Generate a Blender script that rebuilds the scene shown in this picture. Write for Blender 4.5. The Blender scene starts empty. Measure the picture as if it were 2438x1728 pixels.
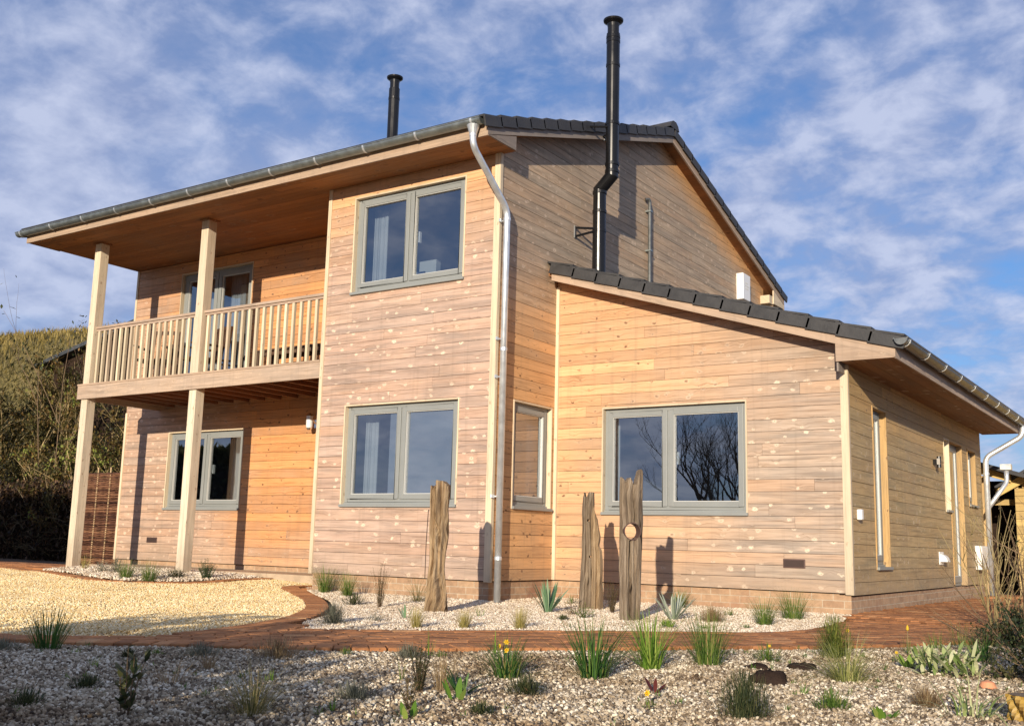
import bpy, math, random
from math import sin, cos, pi, radians, sqrt, exp, floor
from mathutils import Vector, Matrix, noise
random.seed(7)
R = random.random
def U(a, b): return a + (b - a) * random.random()
sc = bpy.context.scene
COL = sc.collection

# ------------------------------------------------------------------ camera
cam_d = bpy.data.cameras.new("camera")
cam = bpy.data.objects.new("camera", cam_d); COL.objects.link(cam); sc.camera = cam
yaw, pit, rol = radians(33.98), radians(9.713), radians(1.459)
Fw = Vector((-sin(yaw)*cos(pit), cos(yaw)*cos(pit), sin(pit)))
rt = Vector((cos(yaw), sin(yaw), 0)); up = rt.cross(Fw)
Rv = rt*cos(rol) + up*sin(rol); Uv = up*cos(rol) - rt*sin(rol)
M = Matrix((Rv, Uv, -Fw)).transposed().to_4x4(); M.translation = Vector((6.774, -9.7115, 0.4167))
cam.matrix_world = M
cam_d.sensor_fit = 'HORIZONTAL'; cam_d.sensor_width = 36; cam_d.lens = 37.01
cam_d.clip_start = 0.05; cam_d.clip_end = 3000

# ------------------------------------------------------------------ sun, sky, exposure
SUN = Vector((0.345, -1.0, 0.24)).normalized()
sd = bpy.data.lights.new("sun", 'SUN'); sd.energy = 4.2; sd.angle = radians(0.5); sd.color = (1.0, 0.87, 0.69)
so = bpy.data.objects.new("sun", sd); COL.objects.link(so)
so.rotation_euler = SUN.to_track_quat('Z', 'Y').to_euler()
sc.view_settings.view_transform = 'Standard'; sc.view_settings.look = 'None'
sc.view_settings.exposure = 0.45; sc.view_settings.gamma = 1

w = bpy.data.worlds.new("World"); sc.world = w; w.use_nodes = True
class NT:
    """small helper for building node trees"""
    def __init__(s, tree): s.t = tree; s.n = tree.nodes; s.l = tree.links
    def node(s, typ, ins=None, **kw):
        n = s.n.new(typ)
        for k, v in kw.items(): setattr(n, k, v)
        if ins:
            for k, v in ins.items(): s.set(n.inputs[k], v)
        return n
    def set(s, sock, v):
        if isinstance(v, bpy.types.NodeSocket): s.l.new(v, sock)
        elif isinstance(v, bpy.types.Node): s.l.new(v.outputs[0], sock)
        else:
            if isinstance(v, tuple) and len(v) == 3 and sock.type == 'RGBA': v = v + (1,)
            sock.default_value = v
    def math(s, op, a, b=0.0, c=None, clamp=False):
        n = s.n.new('ShaderNodeMath'); n.operation = op; n.use_clamp = clamp
        s.set(n.inputs[0], a); s.set(n.inputs[1], b)
        if c is not None: s.set(n.inputs[2], c)
        return n.outputs[0]
    def mix(s, f, a, b, mode='MIX'):
        n = s.n.new('ShaderNodeMix'); n.data_type = 'RGBA'; n.blend_type = mode; n.clamp_factor = True
        s.set(n.inputs[0], f); s.set(n.inputs[6], a); s.set(n.inputs[7], b)
        return n.outputs[2]
    def ramp(s, f, stops, interp='LINEAR'):
        n = s.n.new('ShaderNodeValToRGB'); n.color_ramp.interpolation = interp
        el = n.color_ramp.elements
        while len(el) < len(stops): el.new(0.5)
        for e, (p, c) in zip(el, stops):
            e.position = p; e.color = (c if len(c) == 4 else tuple(c) + (1,)) if isinstance(c, tuple) else (c, c, c, 1)
        s.set(n.inputs[0], f); return n.outputs[0]
    def map(s, f, a, b, c=0.0, d=1.0):
        n = s.n.new('ShaderNodeMapRange'); s.set(n.inputs[0], f)
        for i, v in enumerate((a, b, c, d)): n.inputs[i+1].default_value = v
        return n.outputs[0]
    def noise(s, vec, scale, detail=3, rough=0.5, dist=0.0):
        n = s.n.new('ShaderNodeTexNoise'); s.set(n.inputs['Vector'], vec)
        n.inputs['Scale'].default_value = scale; n.inputs['Detail'].default_value = detail
        n.inputs['Roughness'].default_value = rough; n.inputs['Distortion'].default_value = dist
        return n.outputs[0]
    def mapping(s, vec, scale=(1,1,1), loc=(0,0,0), rot=(0,0,0)):
        n = s.n.new('ShaderNodeMapping'); s.set(n.inputs[0], vec)
        n.inputs['Scale'].default_value = scale; n.inputs['Location'].default_value = loc; n.inputs['Rotation'].default_value = rot
        return n.outputs[0]

T = NT(w.node_tree); bg = w.node_tree.nodes['Background']
sky = T.node('ShaderNodeTexSky', sky_type='NISHITA', sun_disc=False)
sky.sun_elevation = math.asin(SUN.z); sky.sun_rotation = math.atan2(SUN.x, SUN.y)
sky.air_density = 1.0; sky.dust_density = 0.3; sky.ozone_density = 2.5; sky.altitude = 100
tc = T.node('ShaderNodeTexCoord')
sep = T.node('ShaderNodeSeparateXYZ', {0: tc.outputs['Generated']})
zz = T.math('ADD', T.math('MAXIMUM', sep.outputs[2], 0.0), 0.34)
cx = T.math('DIVIDE', sep.outputs[0], zz); cy = T.math('DIVIDE', sep.outputs[1], zz)
cv = T.node('ShaderNodeCombineXYZ', {0: cx, 1: cy, 2: 0.0}).outputs[0]
big = T.noise(T.mapping(cv, (0.55, 0.8, 1), (3.4, 1.9, 0), (0, 0, 0.5)), 1.5, 4, 0.5, 0.3)
mid = T.noise(T.mapping(cv, (1, 1.1, 1), (0.3, 5.1, 0), (0, 0, 0.4)), 4.2, 6, 0.56, 0.2)
cells = T.noise(T.mapping(cv, (1, 1.0, 1), (7.3, 0.7, 0)), 11.0, 6, 0.58, 0.2)
# broad sheet towards the west, broken cloudlets towards the north
side = T.map(T.math('ADD', sep.outputs[0], T.math('MULTIPLY', sep.outputs[2], 0.9)), -0.62, -0.20, 0.0, 1.0)
dens_s = T.math('ADD', T.math('MULTIPLY', big, 0.74), T.math('MULTIPLY', mid, 0.26))
dens_c = T.math('ADD', T.math('ADD', T.math('MULTIPLY', big, 0.28), T.math('MULTIPLY', mid, 0.34)), T.math('MULTIPLY', cells, 0.38))
dens = T.math('ADD', T.math('MULTIPLY', dens_s, T.math('SUBTRACT', 1.0, side)), T.math('MULTIPLY', dens_c, side))
cov = T.ramp(dens, [(0.37, 0.05), (0.46, 0.60), (0.55, 0.97)], 'B_SPLINE')
low = T.map(sep.outputs[2], 0.02, 0.26, 0.72, 0.0)
cov = T.math('MAXIMUM', cov, low)
ccol = T.mix(T.map(T.math('ADD', T.math('MULTIPLY', dens, 0.5), T.math('MULTIPLY', cells, 0.5)), 0.44, 0.60), (2.75, 3.35, 5.3), (4.9, 5.4, 7.1))
skyc = T.mix(1.0, sky, (0.60, 0.88, 1.24), 'MULTIPLY')
T.l.new(T.mix(cov, skyc, ccol), bg.inputs[0]); bg.inputs[1].default_value = 0.085

# ------------------------------------------------------------------ materials
MAT = {}
def mat(name):
    m = bpy.data.materials.new(name); m.use_nodes = True; MAT[name] = m
    t = NT(m.node_tree); b = m.node_tree.nodes['Principled BSDF']
    return m, t, b
def simple(name, col, rough=0.6, metal=0.0, spec=0.5, var=0.0, scale=8, bump=0.0):
    m, t, b = mat(name)
    b.inputs['Roughness'].default_value = rough; b.inputs['Metallic'].default_value = metal
    b.inputs['Specular IOR Level'].default_value = spec
    c = t.node('ShaderNodeTexCoord').outputs['Object']
    if var > 0:
        n = t.noise(c, scale, 5, 0.6)
        lo = tuple(x*(1-var) for x in col); hi = tuple(min(1, x*(1+var)) for x in col)
        t.set(b.inputs['Base Color'], t.mix(t.map(n, 0.3, 0.7), lo, hi))
        t.set(b.inputs['Roughness'], t.map(n, 0.2, 0.8, max(0.02, rough-0.1), min(1, rough+0.12)))
    else: b.inputs['Base Color'].default_value = col + (1,)
    if bump > 0:
        n2 = t.noise(c, scale*5, 4, 0.6)
        t.set(b.inputs['Normal'], t.node('ShaderNodeBump', {'Strength': bump, 'Distance': 0.01, 'Height': n2}).outputs[0])
    return m

def wood(name, fresh, worn, fresh2=None, knots=1.0, pale=(0.80, 0.62, 0.44), contrast=1.0, kscale=8.0):
    """boards: UV u runs along the grain in metres; attribute ab = (random per board, wear, _)"""
    m, t, b = mat(name)
    uv = t.node('ShaderNodeUVMap').outputs[0]
    at = t.node('ShaderNodeAttribute', attribute_name='ab')
    s = t.node('ShaderNodeSeparateColor', {0: at.outputs['Color']})
    rnd, wear = s.outputs[0], s.outputs[1]
    fresh2 = fresh2 or tuple(c*0.72 for c in fresh)
    patch = t.noise(uv, 1.6, 3, 0.6)
    wn = t.math('ADD', wear, t.math('MULTIPLY', t.math('SUBTRACT', patch, 0.5), 0.7), clamp=True)
    wn = t.math('ADD', wn, t.math('MULTIPLY', t.math('SUBTRACT', rnd, 0.5), 0.25), clamp=True)
    cf = t.mix(rnd, fresh, fresh2)
    cw = t.mix(t.map(t.noise(t.mapping(uv, (1.2, 9, 1)), 1.5, 3, 0.6), 0.3, 0.7), worn, tuple(c*0.70 for c in worn))
    rw = t.math('FRACT', t.math('MULTIPLY', rnd, 7.31))
    cw = t.mix(t.math('MULTIPLY', rw, 0.38), cw, tuple(c*f for c, f in zip(worn, (0.92, 0.74, 0.62))))
    streak = t.noise(t.mapping(uv, (0.9, 15, 1), (3, 9, 0)), 1.0, 4, 0.65, 0.5)
    cw = t.mix(t.map(streak, 0.47, 0.64, 0.0, 0.72), cw, tuple(c*f for c, f in zip(worn, (0.52, 0.55, 0.58))))
    cf = t.mix(t.map(streak, 0.50, 0.75, 0.0, 0.35), cf, tuple(c*0.6 for c in fresh))
    base = t.mix(wn, cf, cw)
    base = t.mix(t.map(t.math('FRACT', t.math('MULTIPLY', rnd, 13.7)), 0.0, 1.0, 0.0, 0.30), base, t.mix(1.0, base, (0.64, 0.57, 0.53), 'MULTIPLY'))
    # knots
    wob = t.node('ShaderNodeTexNoise', {'Vector': uv, 'Scale': 26.0, 'Detail': 2.0}).outputs['Color']
    wv = t.node('ShaderNodeVectorMath', {0: wob, 'Scale': 0.045}, operation='SCALE').outputs[0]
    kv = t.node('ShaderNodeVectorMath', {0: uv, 1: wv}, operation='ADD').outputs[0]
    k = t.node('ShaderNodeTexVoronoi', {'Vector': t.mapping(kv, (0.62, 1.0, 1), (0, 0, 0), (0, 0, 0.25)), 'Scale': kscale, 'Randomness': 1.0}, voronoi_dimensions='2D')
    kd = k.outputs['Distance']; kc = t.node('ShaderNodeSeparateColor', {0: k.outputs['Color']})
    has = t.math('GREATER_THAN', kc.outputs[0], 0.40)
    swirl = t.math('MULTIPLY', t.math('MULTIPLY', t.map(kd, 0.0, 0.45, 1.0, 0.0), has), 0.03*knots)
    # grain
    sp = t.node('ShaderNodeSeparateXYZ', {0: uv})
    gv = t.node('ShaderNodeCombineXYZ', {0: t.math('MULTIPLY', sp.outputs[0], 1.3), 1: t.math('MULTIPLY', t.math('ADD', sp.outputs[1], swirl), 48.0), 2: 0.0}).outputs[0]
    grain = t.noise(gv, 1.0, 5, 0.62, 0.6)
    gv2 = t.node('ShaderNodeCombineXYZ', {0: t.math('MULTIPLY', sp.outputs[0], 4.0), 1: t.math('MULTIPLY', t.math('ADD', sp.outputs[1], swirl), 170.0), 2: 0.0}).outputs[0]
    fine = t.noise(gv2, 1.0, 3, 0.6)
    gm = t.math('ADD', t.math('MULTIPLY', grain, 0.7), t.math('MULTIPLY', fine, 0.3))
    c = contrast*1.18
    gcol = t.ramp(gm, [(0.30, (1-0.42*c, 1-0.47*c, 1-0.52*c)), (0.50, (1-0.08*c,)*3), (0.70, (1+0.0*c, 1.0, 1.0))])
    base = t.mix(1.0, base, gcol, 'MULTIPLY')
    kz = t.map(kc.outputs[2], 0.0, 1.0, 0.55, 1.15); kd = t.math('DIVIDE', kd, kz)
    kr = t.map(kd, 0.07, 0.135, 1.0, 0.0); kr = t.math('MULTIPLY', kr, has, clamp=True)
    kh = t.math('MULTIPLY', t.map(kd, 0.06, 0.20, 1.0, 0.0), has, clamp=True)
    kcol_d = (0.15, 0.07, 0.03)
    palef = t.math('MULTIPLY', t.math('MULTIPLY', kh, t.math('MULTIPLY', wn, t.map(kc.outputs[1], 0.0, 1.0, 0.55, 1.15))), t.map(gm, 0.33, 0.52, 0.6*knots, 1.1*knots), clamp=True)
    base = t.mix(palef, base, pale)
    core = t.math('MULTIPLY', t.math('MULTIPLY', t.map(kd, 0.02, 0.055, 1.0, 0.0), has), t.math('MULTIPLY', wn, 0.7), clamp=True)
    base = t.mix(core, base, (0.24, 0.14, 0.08))
    darkf = t.math('MULTIPLY', t.math('MULTIPLY', kr, t.map(kc.outputs[1], 0.25, 0.6, 0.35, 1.0)), t.math('MULTIPLY', t.math('SUBTRACT', 1.08, wn), 0.85*knots), clamp=True)
    base = t.mix(darkf, base, kcol_d)
    pos = t.node('ShaderNodeNewGeometry').outputs['Position']
    pz = t.node('ShaderNodeSeparateXYZ', {0: pos}).outputs[2]
    run = t.noise(t.mapping(pos, (14, 14, 0.7)), 1.0, 3, 0.6)
    dirt = t.noise(pos, 0.9, 5, 0.62)
    base = t.mix(t.math('MULTIPLY', t.map(run, 0.54, 0.70), 0.16), base, (0.16, 0.12, 0.09))
    base = t.mix(t.math('MULTIPLY', t.map(dirt, 0.50, 0.68), 0.22*c), base, (0.24, 0.19, 0.15))
    splash = t.math('MULTIPLY', t.map(t.math('ADD', pz, t.math('MULTIPLY', t.noise(pos, 5, 3, 0.6), 0.4)), 0.15, 0.55, 0.42, 0.0), 1.0)
    base = t.mix(splash, base, (0.30, 0.235, 0.17))
    t.set(b.inputs['Base Color'], base)
    t.set(b.inputs['Roughness'], t.map(gm, 0.3, 0.7, 0.62, 0.78)); b.inputs['Specular IOR Level'].default_value = 0.3
    h = t.math('SUBTRACT', gm, t.math('MULTIPLY', kr, 0.5))
    t.set(b.inputs['Normal'], t.node('ShaderNodeBump', {'Strength': 0.4, 'Distance': 0.005, 'Height': h}).outputs[0])
    return m

wood('larch_front', (0.82, 0.47, 0.24), (0.67, 0.495, 0.395), pale=(0.88, 0.70, 0.52))
wood('larch_recess', (0.84, 0.41, 0.165), (0.67, 0.49, 0.37), pale=(0.84, 0.62, 0.46))
wood('larch_extension', (0.88, 0.52, 0.275), (0.60, 0.48, 0.38), pale=(0.88, 0.72, 0.54))
wood('larch_gable', (0.84, 0.48, 0.22), (0.60, 0.475, 0.345), pale=(0.66, 0.52, 0.38))
wood('larch_side', (0.74, 0.47, 0.19), (0.60, 0.475, 0.27), pale=(0.66, 0.54, 0.36))
wood('trim_pale', (0.88, 0.74, 0.52), (0.76, 0.64, 0.47), knots=0.45, contrast=0.6)
wood('post_timber', (0.86, 0.74, 0.54), (0.80, 0.70, 0.56), knots=0.7, contrast=0.8)
wood('beam_timber', (0.62, 0.44, 0.29), (0.60, 0.47, 0.37), knots=0.5, contrast=0.8)
wood('baluster_timber', (0.86, 0.74, 0.52), (0.66, 0.52, 0.38), knots=0.2, contrast=0.5)
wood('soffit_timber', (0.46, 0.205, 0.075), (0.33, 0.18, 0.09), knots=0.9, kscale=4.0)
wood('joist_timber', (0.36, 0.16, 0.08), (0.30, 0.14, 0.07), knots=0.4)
wood('barge_grey', (0.34, 0.29, 0.25), (0.34, 0.30, 0.27), knots=0.2, contrast=0.8)
wood('shed_yellow', (0.78, 0.56, 0.20), (0.60, 0.42, 0.18), knots=0.4)
wood('dark_furniture', (0.10, 0.045, 0.025), (0.09, 0.05, 0.03), knots=0.2)

def driftwood(name, c1, c2, dark):
    m, t, b = mat(name)
    uv = t.node('ShaderNodeUVMap').outputs[0]
    n0 = t.noise(uv, 2.2, 3, 0.6)
    sp = t.node('ShaderNodeSeparateXYZ', {0: uv})
    vv = t.math('ADD', sp.outputs[1], t.math('MULTIPLY', n0, 0.10))
    gv = t.node('ShaderNodeCombineXYZ', {0: t.math('MULTIPLY', sp.outputs[0], 2.2), 1: t.math('MULTIPLY', vv, 40.0), 2: 0.0}).outputs[0]
    g = t.noise(gv, 1.0, 6, 0.7, 0.7)
    gv3 = t.node('ShaderNodeCombineXYZ', {0: t.math('MULTIPLY', sp.outputs[0], 1.1), 1: t.math('MULTIPLY', vv, 11.0), 2: 3.0}).outputs[0]
    crack = t.noise(gv3, 1.0, 3, 0.5, 1.2)
    ck = t.ramp(crack, [(0.30, 0.0), (0.37, 1.0)])
    col = t.ramp(g, [(0.25, dark), (0.45, c2), (0.72, c1)])
    col = t.mix(t.map(n0, 0.35, 0.65, 0.0, 0.6), col, tuple(x*0.55 for x in c2))
    col = t.mix(ck, dark, col)
    t.set(b.inputs['Base Color'], col); b.inputs['Roughness'].default_value = 0.85; b.inputs['Specular IOR Level'].default_value = 0.2
    h = t.math('ADD', g, t.math('MULTIPLY', ck, 0.8))
    t.set(b.inputs['Normal'], t.node('ShaderNodeBump', {'Strength': 1.0, 'Distance': 0.02, 'Height': h}).outputs[0])
driftwood('driftwood_tan', (0.58, 0.44, 0.28), (0.31, 0.21, 0.12), (0.06, 0.035, 0.02))
driftwood('driftwood_grey', (0.44, 0.36, 0.27), (0.21, 0.155, 0.105), (0.04, 0.025, 0.018))

simple('window_grey', (0.25, 0.262, 0.253), 0.42, 0, 0.4, 0.05, 3)
simple('gasket', (0.55, 0.55, 0.52), 0.5)
simple('black_enamel', (0.008, 0.008, 0.009), 0.24, 0.0, 0.38, 0.2, 3)
simple('zinc', (0.70, 0.73, 0.75), 0.36, 0.65, 0.5, 0.14, 9, 0.05)
simple('zinc_dark_reflection', (0.16, 0.165, 0.16), 0.4, 0.8, 0.5, 0.18, 9, 0.05)  # same zinc, its dark reflection put into the base colour
simple('zinc_dull', (0.33, 0.37, 0.37), 0.45, 0.85, 0.5, 0.18, 9, 0.05)
simple('roof_tile', (0.042, 0.041, 0.042), 0.55, 0, 0.4, 0.25, 6, 0.25)
simple('slate_dark', (0.035, 0.035, 0.04), 0.5, 0, 0.4, 0.25, 6)
simple('white_plastic', (0.80, 0.80, 0.78), 0.35)
simple('vent_brown', (0.10, 0.055, 0.045), 0.6)
simple('vent_dark', (0.03, 0.02, 0.018), 0.8)
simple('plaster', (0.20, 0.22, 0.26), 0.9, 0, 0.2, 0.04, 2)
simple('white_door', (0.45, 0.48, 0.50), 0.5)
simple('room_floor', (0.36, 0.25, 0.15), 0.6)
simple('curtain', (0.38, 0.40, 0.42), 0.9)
simple('cavity', (0.05, 0.03, 0.02), 0.9)
simple('steel', (0.75, 0.75, 0.74), 0.25, 1.0)
simple('stem_thicket', (0.40, 0.30, 0.15), 0.75, 0, 0.3, 0.5, 3)
simple('willow_stake', (0.50, 0.36, 0.20), 0.7)
simple('soil', (0.16, 0.10, 0.06), 0.95, 0, 0.2, 0.4, 5, 0.8)
simple('dark_fill_and_shade', (0.035, 0.022, 0.016), 0.95, 0, 0.1, 0.3, 20, 0.8)  # near-black: shade of gravel lumps and porch, also hedge cores and dark shed
simple('stone_slab', (0.46, 0.35, 0.24), 0.85, 0, 0.3, 0.2, 4, 0.4)
simple('terracotta', (0.62, 0.27, 0.14), 0.7, 0, 0.3, 0.2, 10)
simple('bulb_glass', (0.75, 0.78, 0.78), 0.12, 0, 0.6)
simple('sail_net', (0.05, 0.055, 0.06), 0.6, 0, 0.3, 0.6, 5)

def gravel_mat(name, cols, base, patch=1.0):
    m, t, b = mat(name)
    at = t.node('ShaderNodeAttribute', attribute_name='tone', attribute_type='INSTANCER')
    c = t.ramp(at.outputs['Fac'], cols)
    oc = t.node('ShaderNodeNewGeometry').outputs['Position']
    n = t.noise(oc, 1.3, 5, 0.65)
    t.set(b.inputs['Base Color'], t.mix(patch, c, t.ramp(n, [(0.36, (0.50, 0.42, 0.34)), (0.47, (0.86, 0.82, 0.77)), (0.56, 1.0)]), 'MULTIPLY'))
    b.inputs['Roughness'].default_value = 0.8; b.inputs['Specular IOR Level'].default_value = 0.3
    m2, t2, b2 = mat(name + '_bed')
    oc = t2.node('ShaderNodeTexCoord').outputs['Object']
    n = t2.noise(oc, 55, 4, 0.7)
    t2.set(b2.inputs['Base Color'], t2.mix(t2.map(n, 0.35, 0.65), tuple(x*0.45 for x in base), base))
    t2.set(b2.inputs['Normal'], t2.node('ShaderNodeBump', {'Strength': 0.8, 'Distance': 0.01, 'Height': n}).outputs[0])
    b2.inputs['Roughness'].default_value = 0.95
gravel_mat('gravel_pale', [(0.0, (0.30, 0.22, 0.14)), (0.3, (0.54, 0.43, 0.31)), (0.62, (0.74, 0.63, 0.48)), (1.0, (0.88, 0.80, 0.67))], (0.40, 0.30, 0.20), 0.35)
gravel_mat('gravel_grey', [(0.0, (0.08, 0.055, 0.034)), (0.3, (0.29, 0.225, 0.15)), (0.68, (0.51, 0.42, 0.295)), (1.0, (0.86, 0.78, 0.62))], (0.16, 0.115, 0.075))
gravel_mat('gravel_yellow', [(0.0, (0.52, 0.34, 0.12)), (0.3, (0.76, 0.55, 0.26)), (0.65, (0.88, 0.70, 0.38)), (1.0, (0.95, 0.86, 0.62))], (0.46, 0.31, 0.14), 0.35)

def brick_plinth():
    m, t, b = mat('brick_plinth')
    uv = t.node('ShaderNodeUVMap').outputs[0]
    br = t.node('ShaderNodeTexBrick', {'Vector': uv, 'Color1': (0.50, 0.33, 0.20, 1), 'Color2': (0.40, 0.25, 0.15, 1), 'Mortar': (0.52, 0.42, 0.30, 1),
        'Scale': 1.0, 'Mortar Size': 0.005, 'Mortar Smooth': 0.2, 'Brick Width': 0.225, 'Row Height': 0.078})
    n = t.noise(uv, 14, 4, 0.6); n2 = t.noise(uv, 1.5, 2, 0.5)
    c = t.mix(1.0, br.outputs[0], t.ramp(n, [(0.3, 0.72), (0.65, 1.0)]), 'MULTIPLY')
    c = t.mix(t.map(n2, 0.58, 0.72, 0, 0.5), c, (0.30, 0.13, 0.08))
    t.set(b.inputs['Base Color'], c); b.inputs['Roughness'].default_value = 0.88
    t.set(b.inputs['Normal'], t.node('ShaderNodeBump', {'Strength': 0.5, 'Distance': 0.006, 'Height': t.math('SUBTRACT', n, t.math('MULTIPLY', br.outputs[1], 1.2))}).outputs[0])
brick_plinth()
def paver():
    m, t, b = mat('paver_red')
    at = t.node('ShaderNodeAttribute', attribute_name='ab')
    s = t.node('ShaderNodeSeparateColor', {0: at.outputs['Color']})
    c = t.ramp(s.outputs[0], [(0.0, (0.21, 0.09, 0.04)), (0.5, (0.43, 0.185, 0.072)), (0.85, (0.53, 0.24, 0.10)), (1.0, (0.58, 0.32, 0.15))])
    oc = t.node('ShaderNodeTexCoord').outputs['Object']
    n = t.noise(oc, 22, 5, 0.65)
    t.set(b.inputs['Base Color'], t.mix(1.0, c, t.ramp(n, [(0.3, 0.62), (0.65, 1.0)]), 'MULTIPLY'))
    b.inputs['Roughness'].default_value = 0.82; b.inputs['Specular IOR Level'].default_value = 0.3
    t.set(b.inputs['Normal'], t.node('ShaderNodeBump', {'Strength': 0.5, 'Distance': 0.006, 'Height': n}).outputs[0])
paver()
def glass():
    m, t, b = mat('window_glass'); t.n.remove(b)
    out = [n for n in t.n if n.type == 'OUTPUT_MATERIAL'][0]
    lw_ = t.node('ShaderNodeLayerWeight', {'Blend': 0.5}).outputs['Facing']
    fr = t.math('ADD', 0.27, t.math('MULTIPLY', t.math('POWER', lw_, 4.0), 0.78), clamp=True)
    tr = t.node('ShaderNodeBsdfTransparent', {0: (0.70, 0.76, 0.80, 1)}); gl = t.node('ShaderNodeBsdfGlossy', {'Roughness': 0.0, 'Color': (0.96, 0.98, 1, 1)})
    oc = t.node('ShaderNodeTexCoord').outputs['Object']
    bp = t.node('ShaderNodeBump', {'Strength': 0.035, 'Distance': 0.02, 'Height': t.noise(oc, 2.0, 1, 0.4)})
    t.set(gl.inputs['Normal'], bp.outputs[0])
    mx = t.node('ShaderNodeMixShader', {0: fr, 1: tr, 2: gl}); t.l.new(mx.outputs[0], out.inputs[0])
glass()
def leaf(name, stops, trans=0.35, rough=0.55):
    """foliage; ab.r random per blade, ab.g height along blade"""
    m, t, b = mat(name)
    at = t.node('ShaderNodeAttribute', attribute_name='ab')
    s = t.node('ShaderNodeSeparateColor', {0: at.outputs['Color']})
    c = t.ramp(s.outputs[0], stops)
    t.set(b.inputs['Base Color'], c); b.inputs['Roughness'].default_value = rough; b.inputs['Specular IOR Level'].default_value = 0.35
    out = [n for n in t.n if n.type == 'OUTPUT_MATERIAL'][0]
    tl = t.node('ShaderNodeBsdfTranslucent', {0: c})
    mx = t.node('ShaderNodeMixShader', {0: trans, 1: b.outputs[0], 2: tl.outputs[0]}); t.l.new(mx.outputs[0], out.inputs[0])
leaf('leaf_grass', [(0, (0.05, 0.10, 0.018)), (0.5, (0.11, 0.20, 0.03)), (0.85, (0.20, 0.27, 0.06)), (1, (0.42, 0.36, 0.14))])
leaf('leaf_bright', [(0, (0.09, 0.19, 0.02)), (0.5, (0.18, 0.32, 0.04)), (1, (0.38, 0.46, 0.10))])
leaf('leaf_iris', [(0, (0.025, 0.075, 0.02)), (0.5, (0.06, 0.15, 0.03)), (0.85, (0.12, 0.22, 0.04)), (1, (0.38, 0.30, 0.10))])
leaf('leaf_stipa', [(0, (0.22, 0.19, 0.05)), (0.5, (0.42, 0.36, 0.11)), (1, (0.66, 0.54, 0.22))])
leaf('leaf_lavender', [(0, (0.10, 0.10, 0.07)), (0.5, (0.20, 0.21, 0.15)), (1, (0.34, 0.33, 0.24))])
leaf('leaf_dark', [(0, (0.03, 0.045, 0.02)), (0.5, (0.07, 0.09, 0.035)), (1, (0.15, 0.14, 0.06))])
leaf('leaf_heath', [(0, (0.06, 0.05, 0.02)), (0.5, (0.13, 0.12, 0.04)), (1, (0.26, 0.19, 0.08))])
leaf('leaf_dry', [(0, (0.16, 0.10, 0.05)), (0.5, (0.34, 0.23, 0.12)), (1, (0.52, 0.40, 0.22))])
leaf('leaf_silver', [(0, (0.20, 0.25, 0.17)), (0.5, (0.36, 0.41, 0.31)), (1, (0.56, 0.58, 0.48))], 0.2)
leaf('leaf_bluegreen', [(0, (0.06, 0.13, 0.06)), (0.5, (0.15, 0.27, 0.14)), (1, (0.34, 0.44, 0.28))], 0.25)
leaf('leaf_euphorbia', [(0, (0.02, 0.07, 0.025)), (0.5, (0.05, 0.13, 0.045)), (1, (0.12, 0.21, 0.08))], 0.2)
leaf('leaf_variegated', [(0, (0.12, 0.20, 0.04)), (0.4, (0.30, 0.38, 0.12)), (1, (0.72, 0.70, 0.42))], 0.3)
leaf('leaf_red', [(0, (0.10, 0.02, 0.02)), (1, (0.22, 0.06, 0.05))])
leaf('willow_twig', [(0, (0.04, 0.018, 0.012)), (0.5, (0.13, 0.055, 0.032)), (1, (0.30, 0.15, 0.08))], 0.0)
leaf('petal_yellow', [(0, (0.80, 0.50, 0.02)), (1, (0.90, 0.66, 0.05))])
leaf('petal_orange', [(0, (0.75, 0.25, 0.05)), (1, (0.85, 0.35, 0.08))])
leaf('hill_grass', [(0, (0.07, 0.065, 0.02)), (0.45, (0.18, 0.145, 0.045)), (1, (0.42, 0.31, 0.09))], 0.25)
leaf('thicket_leaf', [(0, (0.03, 0.03, 0.010)), (0.5, (0.10, 0.085, 0.025)), (0.85, (0.24, 0.14, 0.045)), (1, (0.28, 0.32, 0.07))], 0.25)  # leaf tones; the dark end also stands in for shade in the gaps
leaf('hedge_leaf', [(0, (0.02, 0.014, 0.01)), (0.5, (0.075, 0.045, 0.028)), (0.9, (0.20, 0.115, 0.06)), (1, (0.06, 0.07, 0.025))], 0.1)
leaf('stump_gold', [(0, (0.10, 0.05, 0.012)), (0.5, (0.24, 0.14, 0.03)), (1, (0.42, 0.27, 0.06))], 0.05, 0.4)
simple('stem_olive', (0.27, 0.21, 0.095), 0.7, 0, 0.3, 0.4, 10)
simple('stem_brown', (0.16, 0.105, 0.06), 0.75, 0, 0.3, 0.4, 10)
simple('bark', (0.10, 0.08, 0.06), 0.85, 0, 0.2, 0.4, 6, 0.5)

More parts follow.
